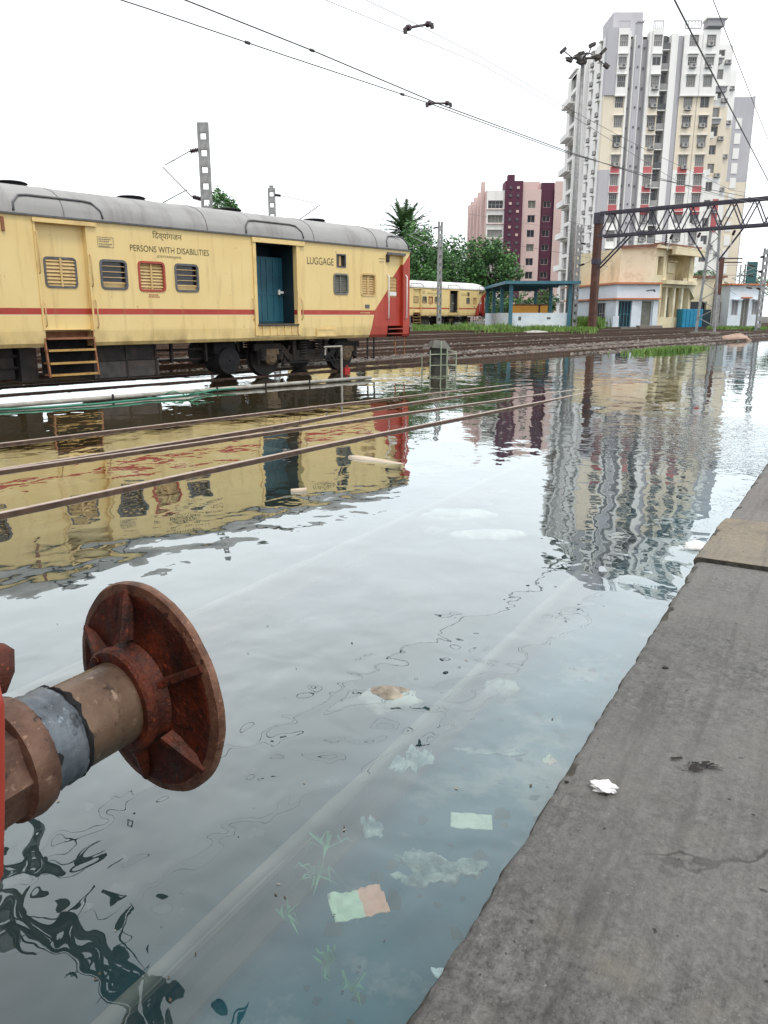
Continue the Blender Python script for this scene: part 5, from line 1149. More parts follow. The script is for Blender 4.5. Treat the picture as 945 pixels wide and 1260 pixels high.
sheet_('paper_sheet', 'pale rectangular sheet of paper lying under water', 'paper', on_z(580, 1010, -.05), .13, .075, 'paper', 1.5, .004, R(-6))
sheet_('wet_packet', 'half green half salmon packet lying under water', 'packet', on_z(441, 1111, -.05), .15, .105, 'print', 3.1, .016, R(16))
sheet_('plastic_bag', 'crumpled pale plastic bag sunk beside the rail', 'plastic bag', on_z(506, 937, -.09), .10, .15, 'bag', 5.5, .03, R(-20), 18, .8)
sheet_('plastic_bag', 'large spread translucent bag sunk near the platform edge', 'plastic bag', on_z(540, 1072, -.12), .26, .12, 'bag', 7.7, .04, R(-8), 22, .9)
sheet_('plastic_bag', 'small whitish scrap under water close to the platform edge', 'plastic bag', on_z(541, 1197, -.05), .025, .04, 'bagw', 9.1, .01, R(30), 8, .6)
sheet_('plastic_bag', 'pale brown scrap under water between rail and paper sheet', 'plastic bag', on_z(457, 1018, -.12), .06, .09, 'bag', 12.3, .02, R(10), 12, .7)
sheet_('plastic_bag', 'faint long strip of plastic under water right of the rail', 'plastic bag', on_z(600, 925, -.10), .26, .03, 'bag', 14.3, .02, R(-6), 12, .7)
sheet_('plastic_bag', 'pinkish scrap under water beside the platform edge', 'plastic bag', on_z(676, 935, -.06), .05, .04, 'packet', 15.2, .015, R(40), 10, .7)
def weed(label, loc, r_, seed):
    b = MB(); r = random.Random(seed)
    for k in range(r.randint(9, 22)):
        a = r.uniform(0, 6.28); l = r_ * r.uniform(.3, 1.15); w = .0035 * r.uniform(.6, 1.5); d = Vector((math.cos(a), math.sin(a), 0)); n = Vector((-d.y, d.x, 0)) * w
        m_ = d * l * .5 + Vector((r.uniform(-.3, .3) * l, r.uniform(-.3, .3) * l, .05 * r.random())); e = d * l + Vector((0, 0, r.uniform(-.03, .03)))
        b.quad(-n * .4, n * .4, m_ + n, m_ - n); b.tri(m_ - n, m_ + n, e)
    tag(b.build('water_weed', 'weed', None, loc), label, 'weed', 'water weeds under the surface')
weed('spiky green water weed above the salmon packet', on_z(402, 1044, -.06), .075, 1)
weed('pale water weed just left of the salmon packet', on_z(389, 1078, -.08), .06, 2)
weed('water weed low in the picture below the packet', on_z(433, 1222, -.07), .06, 3)
weed('faint water weed left of the packet near the sunken rail', on_z(350, 1132, -.10), .06, 4)
weed('faint water weed between packet and bottom weed', on_z(405, 1190, -.11), .06, 5)
lump('tissue', 'crumpled white tissue on the concrete platform', 'tissue', on_z(744, 969, .132), .034, .020, .016, 'bagw', 2.2, .75, R(-12), 4)
lump('pebble', 'small dark stone on the platform near its edge', 'pebble', on_z(818, 822, .122), .012, .009, .007, 'iron', 7.2, .4, 0, 2)
lump('pebble', 'dark crumb on the platform left of the white tissue', 'pebble', on_z(697, 962, .122), .006, .005, .004, 'iron', 9.2, .4, 0, 2)
b = MB(); r = random.Random(12)
for k in range(26):
    a = r.uniform(0, 6.28); p = on_z(862 + r.gauss(0, 14), 943 + r.gauss(0, 5), .126); c = p; l = r.uniform(.006, .02)
    d = Vector((math.cos(a), math.sin(a) * .5, 0)) * l; n = Vector((-d.y, d.x, 0)) * .25; b.quad(c - d - n, c + d - n, c + d + n + Vector((0, 0, .003)), c - d + n + Vector((0, 0, .003)))
o = b.build('leaf_litter', 'iron'); o['kind'] = 'stuff'; tag(o, 'scrap of dark trodden litter on the platform right of the tissue', 'litter')

def rubble():
    b = MB(); r = random.Random(8)
    for k in range(1500):
        s_, q = r.uniform(-.5, 8), r.uniform(.55, 5.2); p = T0(s_, q); a = r.uniform(.012, .05); z = gz(p.x, p.y) - .01
        pts = [(p.x + a * math.cos(i * 1.57 + r.random()), p.y + a * math.sin(i * 1.57 + r.random()), z) for i in range(4)]; top = (p.x, p.y, z + a * r.uniform(.5, 1.1))
        for i in range(4): b.tri(pts[i], pts[(i + 1) % 4], top)
    return stuff(b.build('bed_rubble', 'rubble'))
tag(rubble(), 'stones and rubble on the bed under the clear water beside the platform', 'rubble')
def drift():
    b = MB(); r = random.Random(15)
    for k in range(80):
        u, v = r.uniform(-20, 900), r.uniform(520, 1240); p = on_z(u, v, .003)
        if p.dot(N0) < .66 or p.dot(N) > 9: continue
        a = r.uniform(0, 6.28); l = r.uniform(.002, .007) * (1 + p.y * .16); d = Vector((math.cos(a), math.sin(a), 0)) * l; n = Vector((-d.y, d.x, 0)) * r.uniform(.15, .6)
        b.quad(p - d, p - n, p + d, p + n, 0 if r.random() < .6 else 1)
    return stuff(b.build('floating_bits', ['bark', 'foam']))
tag(drift(), 'scattered leaf bits and specks floating on the flood water', 'floating debris')

# ================================================================== BUILDINGS
WIN = {}
def window(parent, x, y, z, w, h, yaw, kind='plain', mat='twinframe', glass='twin', depth=.22):
    """window part (frame + bars) with its pane as sub-part; x,y,z lower left of the hole on the wall plane (parent frame), wall facing local -y turned by yaw"""
    key = (round(w, 2), round(h, 2), kind, mat, glass, depth)
    if key not in WIN:
        b = MB(); t = min(.08, w * .09); ring(b, 0.002, w - .002, 0.002, h - .002, t, depth - .10, depth - .02)
        if kind != 'open':
            nb_ = 2 if kind == 'plain' else 4
            for k in range(1, nb_): b.bx(w * k / nb_ - .03, w * k / nb_ + .03, depth - .09, depth - .03, t, h - t)
            if kind == 'grid': b.bx(t, w - t, depth - .085, depth - .035, h * .5 - .03, h * .5 + .03)
        f = b.build('window', mat, parent); g = MB(); g.quad((0, depth - .012, 0), (w, depth - .012, 0), (w, depth - .012, h), (0, depth - .012, h)); gp_ = g.build('pane', glass, f)
        WIN[key] = (f.data, gp_.data)
    else:
        f = link('window', WIN[key][0], parent); link('pane', WIN[key][1], f)
    f.location = (x, y, z); f.rotation_euler = (0, 0, yaw); return f
def facade(parent, name, x, y, yaw, w, z0, z1, mat, wins=(), kind='plain', depth=.22, glass='twin', wmat='twinframe'):
    """wall panel from (x,y) running w along yaw; wins = (u, z, width, height[, kind])"""
    b = MB(); holed(b, 0, w, z0, z1, [(u, u + a, z, z + h) for u, z, a, h, *k in wins], depth); o = b.build(name, mat, parent, (x, y, 0), yaw)
    c, s = math.cos(yaw), math.sin(yaw)
    for u, z, a, h, *k in wins:
        window(parent, x + c * u, y + s * u, z, a, h, yaw, k[0] if k else kind, k[2] if len(k) > 2 else wmat, k[1] if len(k) > 1 else glass, depth)
    return o
def shell(parent, name, x0, y0, x1, y1, z0, z1, mat, skip=''):
    """plain walls and roof slab without the sides named in skip (f b l r)"""
    b = MB()
    if 'f' not in skip: b.quad((x0, y0, z0), (x1, y0, z0), (x1, y0, z1), (x0, y0, z1))
    if 'b' not in skip: b.quad((x1, y1, z0), (x0, y1, z0), (x0, y1, z1), (x1, y1, z1))
    if 'l' not in skip: b.quad((x0, y1, z0), (x0, y0, z0), (x0, y0, z1), (x0, y1, z1))
    if 'r' not in skip: b.quad((x1, y0, z0), (x1, y1, z0), (x1, y1, z1), (x1, y0, z1))
    b.quad((x0, y0, z1), (x1, y0, z1), (x1, y1, z1), (x0, y1, z1)); return b.build(name, mat, parent)
ACM = []
def ac(parent, x, y, z, yaw):
    if not ACM:
        b = MB(); b.bx(-.42, .42, -.38, -.06, 0, .55); b.bx(-.48, .48, -.42, 0, -.05, -.003, 1)
        b.lathe([(0, .2), (.012, .2), (.013, .0)], 12, 1, (.1, -.38, .28), (0, -1, 0)); o = b.build('air_conditioner', ['ac', 'gutter'], parent); ACM.append(o.data)
    else: o = link('air_conditioner', ACM[0], parent)
    o.location = (x, y, z); o.rotation_euler = (0, 0, yaw)

# ---- white tower
TW = thing('apartment_tower', 'tall white and cream apartment tower with grey shafts and red window panels', 'apartment tower', (32.6, 126, .4))
def tz(z): return z - .4
FL = [40.2 - 2.69 * k for k in range(15)]                                  # window centres, world z
r = random.Random(21)
def bay(u0, u1, uc, ww, name='window_bay', redrows=(6.5, 8.6), top=41.8, upper_proud=.35, split=33.0):
    """one vertical bay: white projecting top, cream middle, white foot with red infill between windows"""
    zones = [(split, top, 'twhite', -upper_proud), (22.8, split, 'tcream', 0), (-.4, 22.8, 'twhite', 0)]
    for za, zb, mt, y in zones:
        ws = []
        for k, zc in enumerate(FL):
            hh = 1.55 if k % 2 == 0 or zc < 33 else 1.15
            if za < zc - hh / 2 and zc + hh / 2 < zb: ws.append((uc - u0 - ww / 2, tz(zc) - hh / 2, ww, hh, 'grid' if r.random() < .5 else 'plain', 'twin' if r.random() < .75 else 'tglass'))
        facade(TW, name, u0, y, 0, u1 - u0, tz(za), tz(zb), mt, ws)
        for w in ws:
            if r.random() < .55: ac(TW, uc + r.uniform(-.2, .2), y - .002, w[1] + r.choice([-.35, .02]), 0)
    if upper_proud:
        b = MB(); b.bx(u0 - .05, u1 + .05, -upper_proud - .12, .3, tz(split) - .16, tz(split) - .003); b.quad((u0, -upper_proud, tz(split)), (u0, -upper_proud, tz(top)), (u0, 0, tz(top)), (u0, 0, tz(split))); b.quad((u1, -upper_proud, tz(top)), (u1, -upper_proud, tz(split)), (u1, 0, tz(split)), (u1, 0, tz(top))); b.quad((u0, -upper_proud, tz(top)), (u1, -upper_proud, tz(top)), (u1, 0, tz(top)), (u0, 0, tz(top))); b.build('projecting_ledge', 'twhite', TW)
    b = MB()
    for k in (6, 7): zc = FL[k]; b.bx(uc - ww / 2 - .02, uc + ww / 2 + .02, -.05, -.004, tz(FL[k + 1]) + .80, tz(zc) - .80)
    b.bx(uc - ww / 2 - .02, uc + ww / 2 + .02, -.05, -.004, tz(FL[8]) - 2.2, tz(FL[8]) - .8)
    b.build('red_panel', 'tred', TW)
    for k in range(len(FL)):
        if 4 < FL[k] < 40: b = MB(); b.bx(uc - ww / 2 - .12, uc + ww / 2 + .12, -.38 - (upper_proud if FL[k] > split else 0), -.004 - (upper_proud if FL[k] > split else 0), tz(FL[k]) + .86, tz(FL[k]) + .94); b.build('sun_shade', 'twhite', TW)
b = MB(); b.bx(-.06, 1.5, -.25, 1.0, tz(33), tz(41.9)); b.build('corner_pier', 'tgrey', TW); b = MB(); b.bx(-.04, 1.5, -.02, 1.0, tz(22.8), tz(33) - .003); b.build('corner_pier', 'tcream', TW); b = MB(); b.bx(-.06, 1.5, -.25, 1.0, -.4, tz(22.8) - .003); b.build('corner_pier', 'tgrey', TW)
bay(1.5, 3.05, 2.3, 1.25)
for a, c, mt, y, zt in ((3.05, 3.35, 'twhite', -.15, 41.5), (3.35, 3.95, 'tdgrey', .5, 40.6), (3.95, 4.15, 'twhite', -.1, 41), (4.15, 4.95, 'tgrey', -.25, 42.6), (4.95, 5.1, 'twhite', -.1, 41), (5.1, 6.05, 'tdgrey', .5, 40.6), (6.05, 6.5, 'twhite', -.15, 41.5)):
    b = MB(); b.bx(a + .002, c - .002, y, 1.2, -.4, tz(zt)); b.build('shaft' if 'grey' in mt else 'shaft_rib', mt, TW)
b = MB(); b.bx(4.0, 5.1, -.4, .6, tz(42.6), tz(42.8)); b.build('shaft_cap', 'tgrey', TW)
for k in range(14):
    for x in (4.55, 5.6, 3.6): b = MB(); b.bx(x - .10, x + .10, -.34 if x == 4.55 else .38, -.253 if x == 4.55 else .497, tz(FL[k]) - .9, tz(FL[k]) - .6); b.build('vent', 'gutter', TW)
bay(6.5, 8.0, 7.25, 1.25)
b = MB(); b.bx(8.0, 9.3, 1.2, 1.5, -.4, tz(40.5)); b.build('balcony_recess', 'tdgrey', TW)
for k in range(15):
    z = tz(FL[k]) - 1.0
    b = MB(); b.bx(8.02, 9.28, .1, 1.18, z - .12, z); b.build('balcony_slab', 'twhite', TW); b = MB(); b.bx(8.06, 9.24, .12, .16, z + .01, z + .85); b.build('balcony_glass', 'twin' if k % 3 else 'tglass', TW)
    b = MB(); b.quad((8.2, 1.19, z + .1), (9.1, 1.19, z + .1), (9.1, 1.19, z + 2.1), (8.2, 1.19, z + 2.1)); b.build('balcony_door', 'tglass', TW)
b = MB(); b.bx(9.3, 10.3, -.1, 1.4, -.4, tz(41.2)); b.build('white_pier', 'twhite', TW)
b = MB(); b.bx(10.3, 11.1, .1, 1.4, -.4, tz(41.0)); b.build('grey_pier', 'tgrey', TW)
bay(11.1, 13.75, 12.5, 1.35, top=41.0); bay(13.8, 16.3, 15.0, 1.35, top=41.6)
# left (end) face with stacked balconies, windows
ws = []
for k, zc in enumerate(FL):
    for u in (3.0, 7.5): ws.append((25 - u - .5, tz(zc) - .7, 1.0, 1.4, 'plain', 'twin'))
    ws.append((2.5, tz(zc) - 1.1, 5.2, 2.1, 'grid', 'twin'))
facade(TW, 'end_wall', 0, 25, -PI / 2, 25, -.4, tz(41.2), 'twhite', ws, depth=.5)
for k, zc in enumerate(FL):
    b = MB(); z = tz(zc) - 1.15
    if k % 2 == 1 or zc < 12: b.bx(-1.5, -.003, 17.0, 22.6, z - .16, z); b.bx(-1.5, -1.42, 17, 22.6, z + .003, z + .75); b.build('balcony', 'twhite', TW)
    else: b.bx(-.6, -.003, 16.8, 22.8, z + 2.25, z + 2.4); b.build('sun_shade', 'twhite', TW)
    for u in (3.0, 7.5):
        ac(TW, -.003, u + .2, z - .1, -PI / 2)
        b = MB(); b.bx(-.45, -.003, u - .65, u + .65, z + 1.95, z + 2.05); b.build('sun_shade', 'twhite', TW)
for y in (10.5, 13.5, 15.6): b = MB(); b.bx(-.55, -.003, y, y + .7, -.4, tz(40.8)); b.build('fin', 'twhite', TW)
shell(TW, 'core', 0.01, 1.25, 16.3, 25, -.4, tz(41.2), 'twhite', 'fl')
# stepped right side and lower grey wing
for i, (x0, y0, x1, y1, zt, mt) in enumerate(((16.3, 6, 20.9, 22, 41.6, 'twhite'), (20.9, 20, 27.6, 34, 42.0, 'twhite'))):
    ws = [(x1 - x0 - 2.4 - (j * 2.3), tz(zc) - .7, 1.2, 1.4, 'plain', 'tglass' if r.random() < .6 else 'twin') for zc in FL for j in range(2) if x1 - x0 - 2.4 - j * 2.3 > .2]
    for za, zb, mm_ in ((33, zt, 'twhite'), (22.8, 33, 'tcream'), (-.4, 22.8, 'twhite')):
        facade(TW, 'stepped_bay', x0, y0, 0, x1 - x0, tz(za) if za > 0 else -.4, tz(zb), mm_, [w for w in ws if tz(za) < w[1] and w[1] + 1.4 < tz(zb)], depth=.3)
    for zc in FL[::2]:
        b = MB(); b.bx(x0 + .4, x0 + 2.4, y0 - 1.1, y0 - .003, tz(zc) - 1.2, tz(zc) - .3); b.build('side_balcony', 'twhite', TW); ac(TW, x1 - .7, y0 - .003, tz(zc) - 1.3, 0)
    shell(TW, 'stepped_core', x0, y0 + .3, x1, y1, -.4, tz(zt), 'twhite', 'f')
b = MB(); b.bx(34.0, 38.9, 38, 54, tz(27), tz(42.3)); b.bx(38.9 + .002, 39.3, 38.5, 54, -.4, tz(42.6)); b.build('grey_wing', 'tgrey', TW); b = MB(); b.bx(34.0, 38.9, 38, 54, -.4, tz(27) - .003); b.build('wing_foot', 'tcream', TW)
b = MB(); b.bx(27.6, 34.0, 38.5, 54, -.4, tz(41.4)); b.build('wing_link', 'twhite', TW)
for zc in FL[1:13]:
    b = MB(); b.bx(29.0, 30.2, 38.42, 38.497, tz(zc) - .7, tz(zc) + .7); b.build('wing_window', 'tglass', TW)
    b = MB(); b.bx(35.7, 36.9, 37.9, 37.997, tz(zc) - .9, tz(zc) + 1.0); b.build('wing_panel', 'twhite', TW)
# roof clutter: tank room, pergolas, hoods
b = MB(); b.bx(3.0, 7.6, 9, 15, tz(41.2), tz(47.0)); b.build('tank_room', 'tgrey', TW); b = MB(); b.lathe([(0, .5), (.3, .45), (.5, .1)], 10, 0, (5.6, 12, tz(47)), (0, 0, 1)); b.build('roof_vent', 'tgrey', TW)
for x0, x1 in ((1.5, 3.2), (6.6, 8.1), (11.2, 13.6)):
    b = MB(); ring(b, x0, x1, tz(41.9), tz(43.0), .12, .2, .35)
    for k in range(1, 5): xx = x0 + (x1 - x0) * k / 5; b.bx(xx - .04, xx + .04, .22, .33, tz(41.9), tz(43))
    b.build('roof_railing', 'tgrey', TW)
b = MB(); b.bx(13.9, 17.0, -.9, 1.5, tz(42.9), tz(43.15)); b.bx(14.2, 16.6, -.7, 1.2, tz(42.0), tz(42.88), 1); b.build('roof_pergola', ['twhite', 'tdgrey'], TW)
for x0, y0, z in ((16.9, 4.5, 39.4), (18.2, 5, 35.6), (17.6, 4.8, 31.0)):
    b = MB(); b.bx(x0, x0 + 2.2, y0, y0 + 1.4, tz(z), tz(z) + .2); b.bx(x0 + .2, x0 + 2.0, y0 + .2, y0 + 1.4, tz(z) - .7, tz(z) - .003, 1); b.build('hood_balcony', ['twhite', 'tdgrey'], TW)
# red accent column at the foot of the right side
b = MB(); b.bx(20.0, 20.9, 5.9, 5.997, tz(14.5), tz(19.5)); b.build('red_panel', 'tred', TW)

# ---- purple and pink block
PB = thing('apartment_block', 'pink apartment block with dark purple vertical bands behind the trees', 'apartment block', (21.6, 173, .4))
rows = [24.0, 21.15, 18.2, 15.35, 12.5, 9.75, 6.9, 4.0]
rz_ = lambda z: z - .4
facade(PB, 'glazed_bay', 0, 0, 0, 3.7, -.4, 26.4, 'twhite', [(.25, rz_(z) - .75, 3.2, 1.6, 'grid', g) for z, g in zip(rows, ['glass', 'smoke', 'twin', 'glass', 'twin', 'twin', 'twin', 'twin'])], depth=.5)
for z in rows: b = MB(); b.bx(-.1, 3.75, -.35, -.003, rz_(z) - 1.0, rz_(z) - .88); b.build('balcony_ledge', 'pink', PB)
b = MB(); b.bx(3.7, 7.4, -.5, 4, -.4, 28.2); b.build('purple_tower', 'purple', PB); b = MB(); b.bx(4.3, 5.7, .2, 2, 28.2, 29.5); b.build('chimney', 'purple', PB)
for k, z in enumerate([27 - 1.55 * i for i in range(16)]):
    for x in (4.55, 6.1): b = MB(); b.bx(x, x + .55, -.66, -.503, z - .4, z + .1); b.build('purple_grille', 'pink' if (k * 7 + int(x)) % 3 == 0 else 'gutter', PB)
facade(PB, 'pink_bay', 7.4, -.1, 0, 3.9, -.4, 26.6, 'pink', [(1.2, rz_(z) - .7, 1.6, 1.5, 'plain', 'glass' if i % 3 else 'smoke') for i, z in enumerate(rows)], depth=.3)
facade(PB, 'purple_bay', 11.3, .5, 0, 2.8, -.4, 28.0, 'purple', [(.6, rz_(z) - .5, 1.6, 1.3, 'plain', 'glass', 'pink') for z in rows], depth=.3)
facade(PB, 'pink_end_bay', 14.1, 0, 0, 5.2, -.4, 28.2, 'pink', [(2.0, rz_(z) - .8, .7, 1.4, 'plain', 'glass') for z in rows], depth=.3)
shell(PB, 'core', 0, .5, 19.3, 32, -.4, 26.4, 'pink', 'fl')
b = MB(); b.bx(7.0, 11.4, 2, 6, 26.4, 28.4); b.bx(11.2, 19.3, .8, 8, 26.4, 27.9); b.build('roof_room', 'pink', PB)
facade(PB, 'side_wall', 0, 32, -PI / 2, 32, -.4, 26.6, 'pink', [(u, rz_(z) - .9, 1.5, 1.7, 'plain', 'glass') for z in rows for u in (4, 12, 19.5, 26.5)], depth=.4)
for y in (3.5, 9.5, 17, 24, 30): b = MB(); b.bx(-.8, -.003, y, y + 1.4, -.4, 27.4 + (y == 3.5) * 1.2); b.build('pier', 'pink', PB)
# ---- pale blue cabin with orange trim
HB = thing('railway_cabin', 'pale blue flat-roofed cabin with orange cornice, doors and a barred window', 'cabin', (21.5, 74, gz(21.5, 74)), R(0))
z0 = -.3
ha = math.atan2(86 - 74, 19.6 - 21.5)                                     # left face runs back from the corner
L_ = math.hypot(12, 1.9)
wl = [(L_ - 4.6, .35, 2.3, 2.0, 'grid', 'glass', 'tdgrey'), (L_ - 9.0, .2, 0.0, 0.0)][:1] + [(1.0, .1, 2.2, 2.25, 'open', 'glass', 'hutwall')]
facade(HB, 'side_wall', -1.9, 12, ha + PI, L_, z0, 4.0, 'hutwall', wl, depth=.3)
fr = R(8)
facade(HB, 'front_wall', 0, 0, fr, 4.15, z0, 4.0, 'hutwall', [(.25, .1, 1.3, 2.4, 'grid', 'bluedark', 'shelterblue'), (2.5, .15, 1.15, 2.4, 'open', 'smoke', 'hutwall')], depth=.3)
c, s = math.cos(fr), math.sin(fr); R1 = Vector((4.15 * c, 4.15 * s, 0)); back = Vector((-1.9, 12, 0))
b = MB(); q0 = R1; q1 = R1 + back
b.quad(q0 + Vector((0, 0, z0)), q1 + Vector((0, 0, z0)), q1 + Vector((0, 0, 4)), q0 + Vector((0, 0, 4))); b.quad(q1 + Vector((0, 0, z0)), back + Vector((0, 0, z0)), back + Vector((0, 0, 4)), q1 + Vector((0, 0, 4)))
b.build('back_walls', 'hutwall', HB)
def cornice(z, h, out, name, mat, full=False):
    b = MB(); e = .0
    P_ = [back + Vector((-out, 0, 0)), Vector((-out, -out, 0)), R1 + Vector((out, -out, 0)), q1 + Vector((out, 0, 0))]
    for p, q in zip(P_[:2], P_[1:3]): b.bar(p + Vector((0, 0, z)), q + Vector((0, 0, z)), .35 if not full else .3, h)
    if full: n0 = len(b.v); b.v += [tuple(p + Vector((0, 0, z + h * .4))) for p in P_]; b.f.append((n0, n0 + 1, n0 + 2, n0 + 3)); b.m.append(0)
    b.build(name, mat, HB)
cornice(2.68, .14, .1, 'orange_ledge', 'orangetrim'); cornice(4.06, .16, .12, 'orange_cornice', 'orangetrim', True)
b = MB(); b.bx(1.9, 4.0, -1.3, -.3, z0, .28); b.bx(.1, 1.9, -1.1, -.2, z0, .15); b.build('door_step', 'sleeper', HB)
b = MB(); b.bar((2.6, -.25, 3.35), (3.2, -.4, 3.45), .09); b.bar((3.2, -.4, 3.45), (3.35, -.45, 3.3), .16); b.build('wall_lamp', 'iron', HB)
b = MB(); b.bx(-1.2, -.55, -.3, -.2, 0, .9) if False else b.bx(-.3, .25, -.32, -.1, -.2, 1.15); b.build('parapet_block', 'hutwall', HB)

# ---- yellow two-storey house with stained balcony
YH = thing('railway_house', 'weathered yellow two-storey house with stained open balcony', 'house', (26.19, 78, gz(26.2, 78)))
la = math.atan2(2.0, -2.6); LL = math.hypot(2.0, 2.6) 
facade(YH, 'side_wall', -2.75, 2.3, math.atan2(-2.3, 2.75), 3.58, -.3, 7.6, 'yelclean', [], depth=.3)
ra = math.atan2(6.0, 6.0) * .98; ra = math.atan2(5.2, 5.7); RL = math.hypot(5.2, 5.7)
def on_face(u, o=0.0): c, s = math.cos(ra), math.sin(ra); return (c * u + s * o, s * u - c * o)
facade(YH, 'front_wall', *on_face(0), ra, RL, 4.45, 7.6, 'yelwall', [(.4, 5.0, 1.1, 1.75, 'plain', 'smoke', 'yelwall'), (2.2, 4.6, 4.6, 2.5, 'open', 'yelwall', 'yelwall')], depth=1.4)
facade(YH, 'front_wall', *on_face(0), ra, RL, -.3, 4.45, 'yelwall', [(.35, 1.0, 1.0, 1.6, 'plain', 'smoke', 'yelwall'), (1.6, 1.0, 5.6, 2.9, 'open', 'yelwall', 'yelwall')], depth=1.5)
b = MB(); b.bx(2.4, 3.3, 1.28, 1.36, 4.7, 6.7); b.build('balcony_doorway', 'glass', YH, (0, 0, 0), ra)
b = MB(); b.bx(4.6, 6.0, 1.2, 1.36, 5.4, 6.4); b.bx(4.5, 6.1, .9, 1.36, 6.45, 6.55); b.build('balcony_niche', 'yelclean', YH, (0, 0, 0), ra)
for u in (2.6, 4.2, 5.8): b = MB(); b.bx(u, u + .35, .08, .42, 1.0, 3.9); b.build('column', 'yelclean', YH, (0, 0, 0), ra)
for u in (3.2, 4.9): b = MB(); b.bx(u, u + .8, 1.38, 1.46, .9, 3.0); b.build('doorway', 'smoke', YH, (0, 0, 0), ra)
b = MB(); b.bx(-.25, RL + .3, -.5, -.003, 7.45, 7.75); b.bx(2.0, RL + .3, -.9, -.503, 6.95, 7.7); b.build('stained_parapet', 'yelwall', YH, (0, 0, 0), ra)
b = MB(); b.bx(1.4, RL + .1, -.55, -.003, 4.2, 4.55); b.build('balcony_slab', 'yelwall', YH, (0, 0, 0), ra)
b = MB(); b.bar((-2.9, 2.2, 7.72), (-.1, -.25, 7.72), .4, .22); b.bx(0, 0, 0, 0, 0, 0) if False else None; b.build('brown_coping', 'browncap', YH)
b = MB(); b.bx(-.2, RL + .25, -.55, .3, 7.755, 7.93); b.build('brown_coping', 'browncap', YH, (0, 0, 0), ra)
b = MB(); e = Vector(on_face(RL)).to_3d(); k_ = Vector((-2.75, 2.3, 0)); bk = Vector((-3, 9, 0))
b.quad(e + Vector((0, 0, -.3)), e + bk + Vector((0, 0, -.3)), e + bk + Vector((0, 0, 7.6)), e + Vector((0, 0, 7.6))); b.quad(k_ + bk + Vector((0, 0, -.3)), k_ + Vector((0, 0, -.3)), k_ + Vector((0, 0, 7.6)), k_ + bk + Vector((0, 0, 7.6)))
n0 = len(b.v); b.v += [tuple(p + Vector((0, 0, 7.6))) for p in (Vector((0, 0, 0)), e, e + bk, k_ + bk, k_)]; b.f.append((n0, n0 + 1, n0 + 2, n0 + 3, n0 + 4)); b.m.append(0); b.build('back_walls', 'yelwall', YH)
# lower annexe
AX = thing('annexe', 'low pale yellow annexe wall between the yellow house and the small hut', 'annexe', (31.9, 84, gz(31.9, 84)))
b = MB(); b.bx(0, 3.6, 0, 6, 2.6, 5.0); b.bx(2.0, 3.6, 0.001, 6, -.3, 2.6); b.build('wall', 'yelclean', AX); b = MB(); b.bx(.002, 1.98, .5, 6, -.3, 2.598); b.build('dark_opening', 'glass', AX)
b = MB(); b.bx(-.1, 3.8, -.3, 6.2, 5.003, 5.2); b.build('roof_slab', 'browncap', AX)
b = MB(); n_ = 6
for k in range(n_):
    a0, a1 = k / n_, (k + 1) / n_; f_ = lambda a: (-.1 - .0 * a, 4.6 - 2.3 * math.sin(a * PI / 2) * .9)
    x0, x1 = -1.2 + 1.4 * a0, -1.2 + 1.4 * a1; za, zb = 4.4 - 1.6 * a0 ** 1.6, 4.4 - 1.6 * a1 ** 1.6
    b.quad((x0, -1.3, za), (x1, -1.3, zb), (x1, .0, zb), (x0, .0, za)); b.quad((x0, -1.3, za), (x0, -1.3, 4.9), (x1, -1.3, 4.9), (x1, -1.3, zb))
b.build('curved_awning', 'yelclean', AX)
TK = thing('water_tank', 'bright blue tank standing behind the lattice leg of the gantry', 'tank', gp(31.6, 80.5), R(4))
b = MB(); b.bx(-1.5, .6, 0, 1.4, 0, 1.9)
for k in range(6): b.bx(-1.45 + k * .38, -1.36 + k * .38, -.05, -.002, .1, 1.8)
b.build('tank_body', 'tank', TK); b = MB(); b.bx(.602, 1.5, .05, 1.3, 0, 1.85); b.build('dark_drum', 'bluedark', TK)
# ---- small hut on the right
SH = thing('railway_hut', 'small pale blue hut with one grey door between two shuttered windows', 'hut', (35.38, 82, gz(35.4, 82)))
fa = math.atan2(.9, 3.95); FLn = 4.05
facade(SH, 'front_wall', 0, 0, fa, FLn, -.3, 4.25, 'hutwall', [(.35, 1.25, .75, 1.45, 'plain', 'tdgrey', 'tgrey'), (1.5, .1, .85, 2.75, 'plain', 'smoke', 'tdgrey'), (2.75, 1.3, .7, 1.35, 'plain', 'tdgrey', 'tgrey')], depth=.2)
for u in (.25, 1.35, 2.65): b = MB(); b.bx(u, u + 1.05, -.4, -.003, 2.95 if u == 1.35 else 2.78, 3.08 if u == 1.35 else 2.9); b.build('window_hood', 'orangetrim' if u == 1.35 else 'hutwall', SH, (0, 0, 0), fa)
facade(SH, 'side_wall', -1.0, 3.4, math.atan2(-3.4, 1.0), 3.54, -.3, 4.25, 'hutwall', [(1.2, .4, 1.2, 2.3, 'open', 'smoke', 'yelclean')], depth=.2)
b = MB(); e = Vector((FLn * math.cos(fa), FLn * math.sin(fa), 0)); k_ = Vector((-1.0, 3.4, 0)); z3 = Vector((0, 0, 1))
b.quad(e - z3 * .3, e + k_ - z3 * .3, e + k_ + z3 * 4.25, e + z3 * 4.25); b.quad(e + k_ - z3 * .3, k_ - z3 * .3, k_ + z3 * 4.25, e + k_ + z3 * 4.25); b.quad(z3 * 4.25, e + z3 * 4.25, e + k_ + z3 * 4.25, k_ + z3 * 4.25); b.build('back_walls', 'hutwall', SH)
b = MB(); b.bar(k_ + z3 * 4.33 + Vector((-.1, 0, 0)), Vector((-.1, -.15, 4.33)), .35, .16); b.bar(Vector((-.1, -.15, 4.33)), e + z3 * 4.33 + Vector((.15, -.1, 0)), .35, .16); b.build('roof_edge', 'orangetrim', SH)
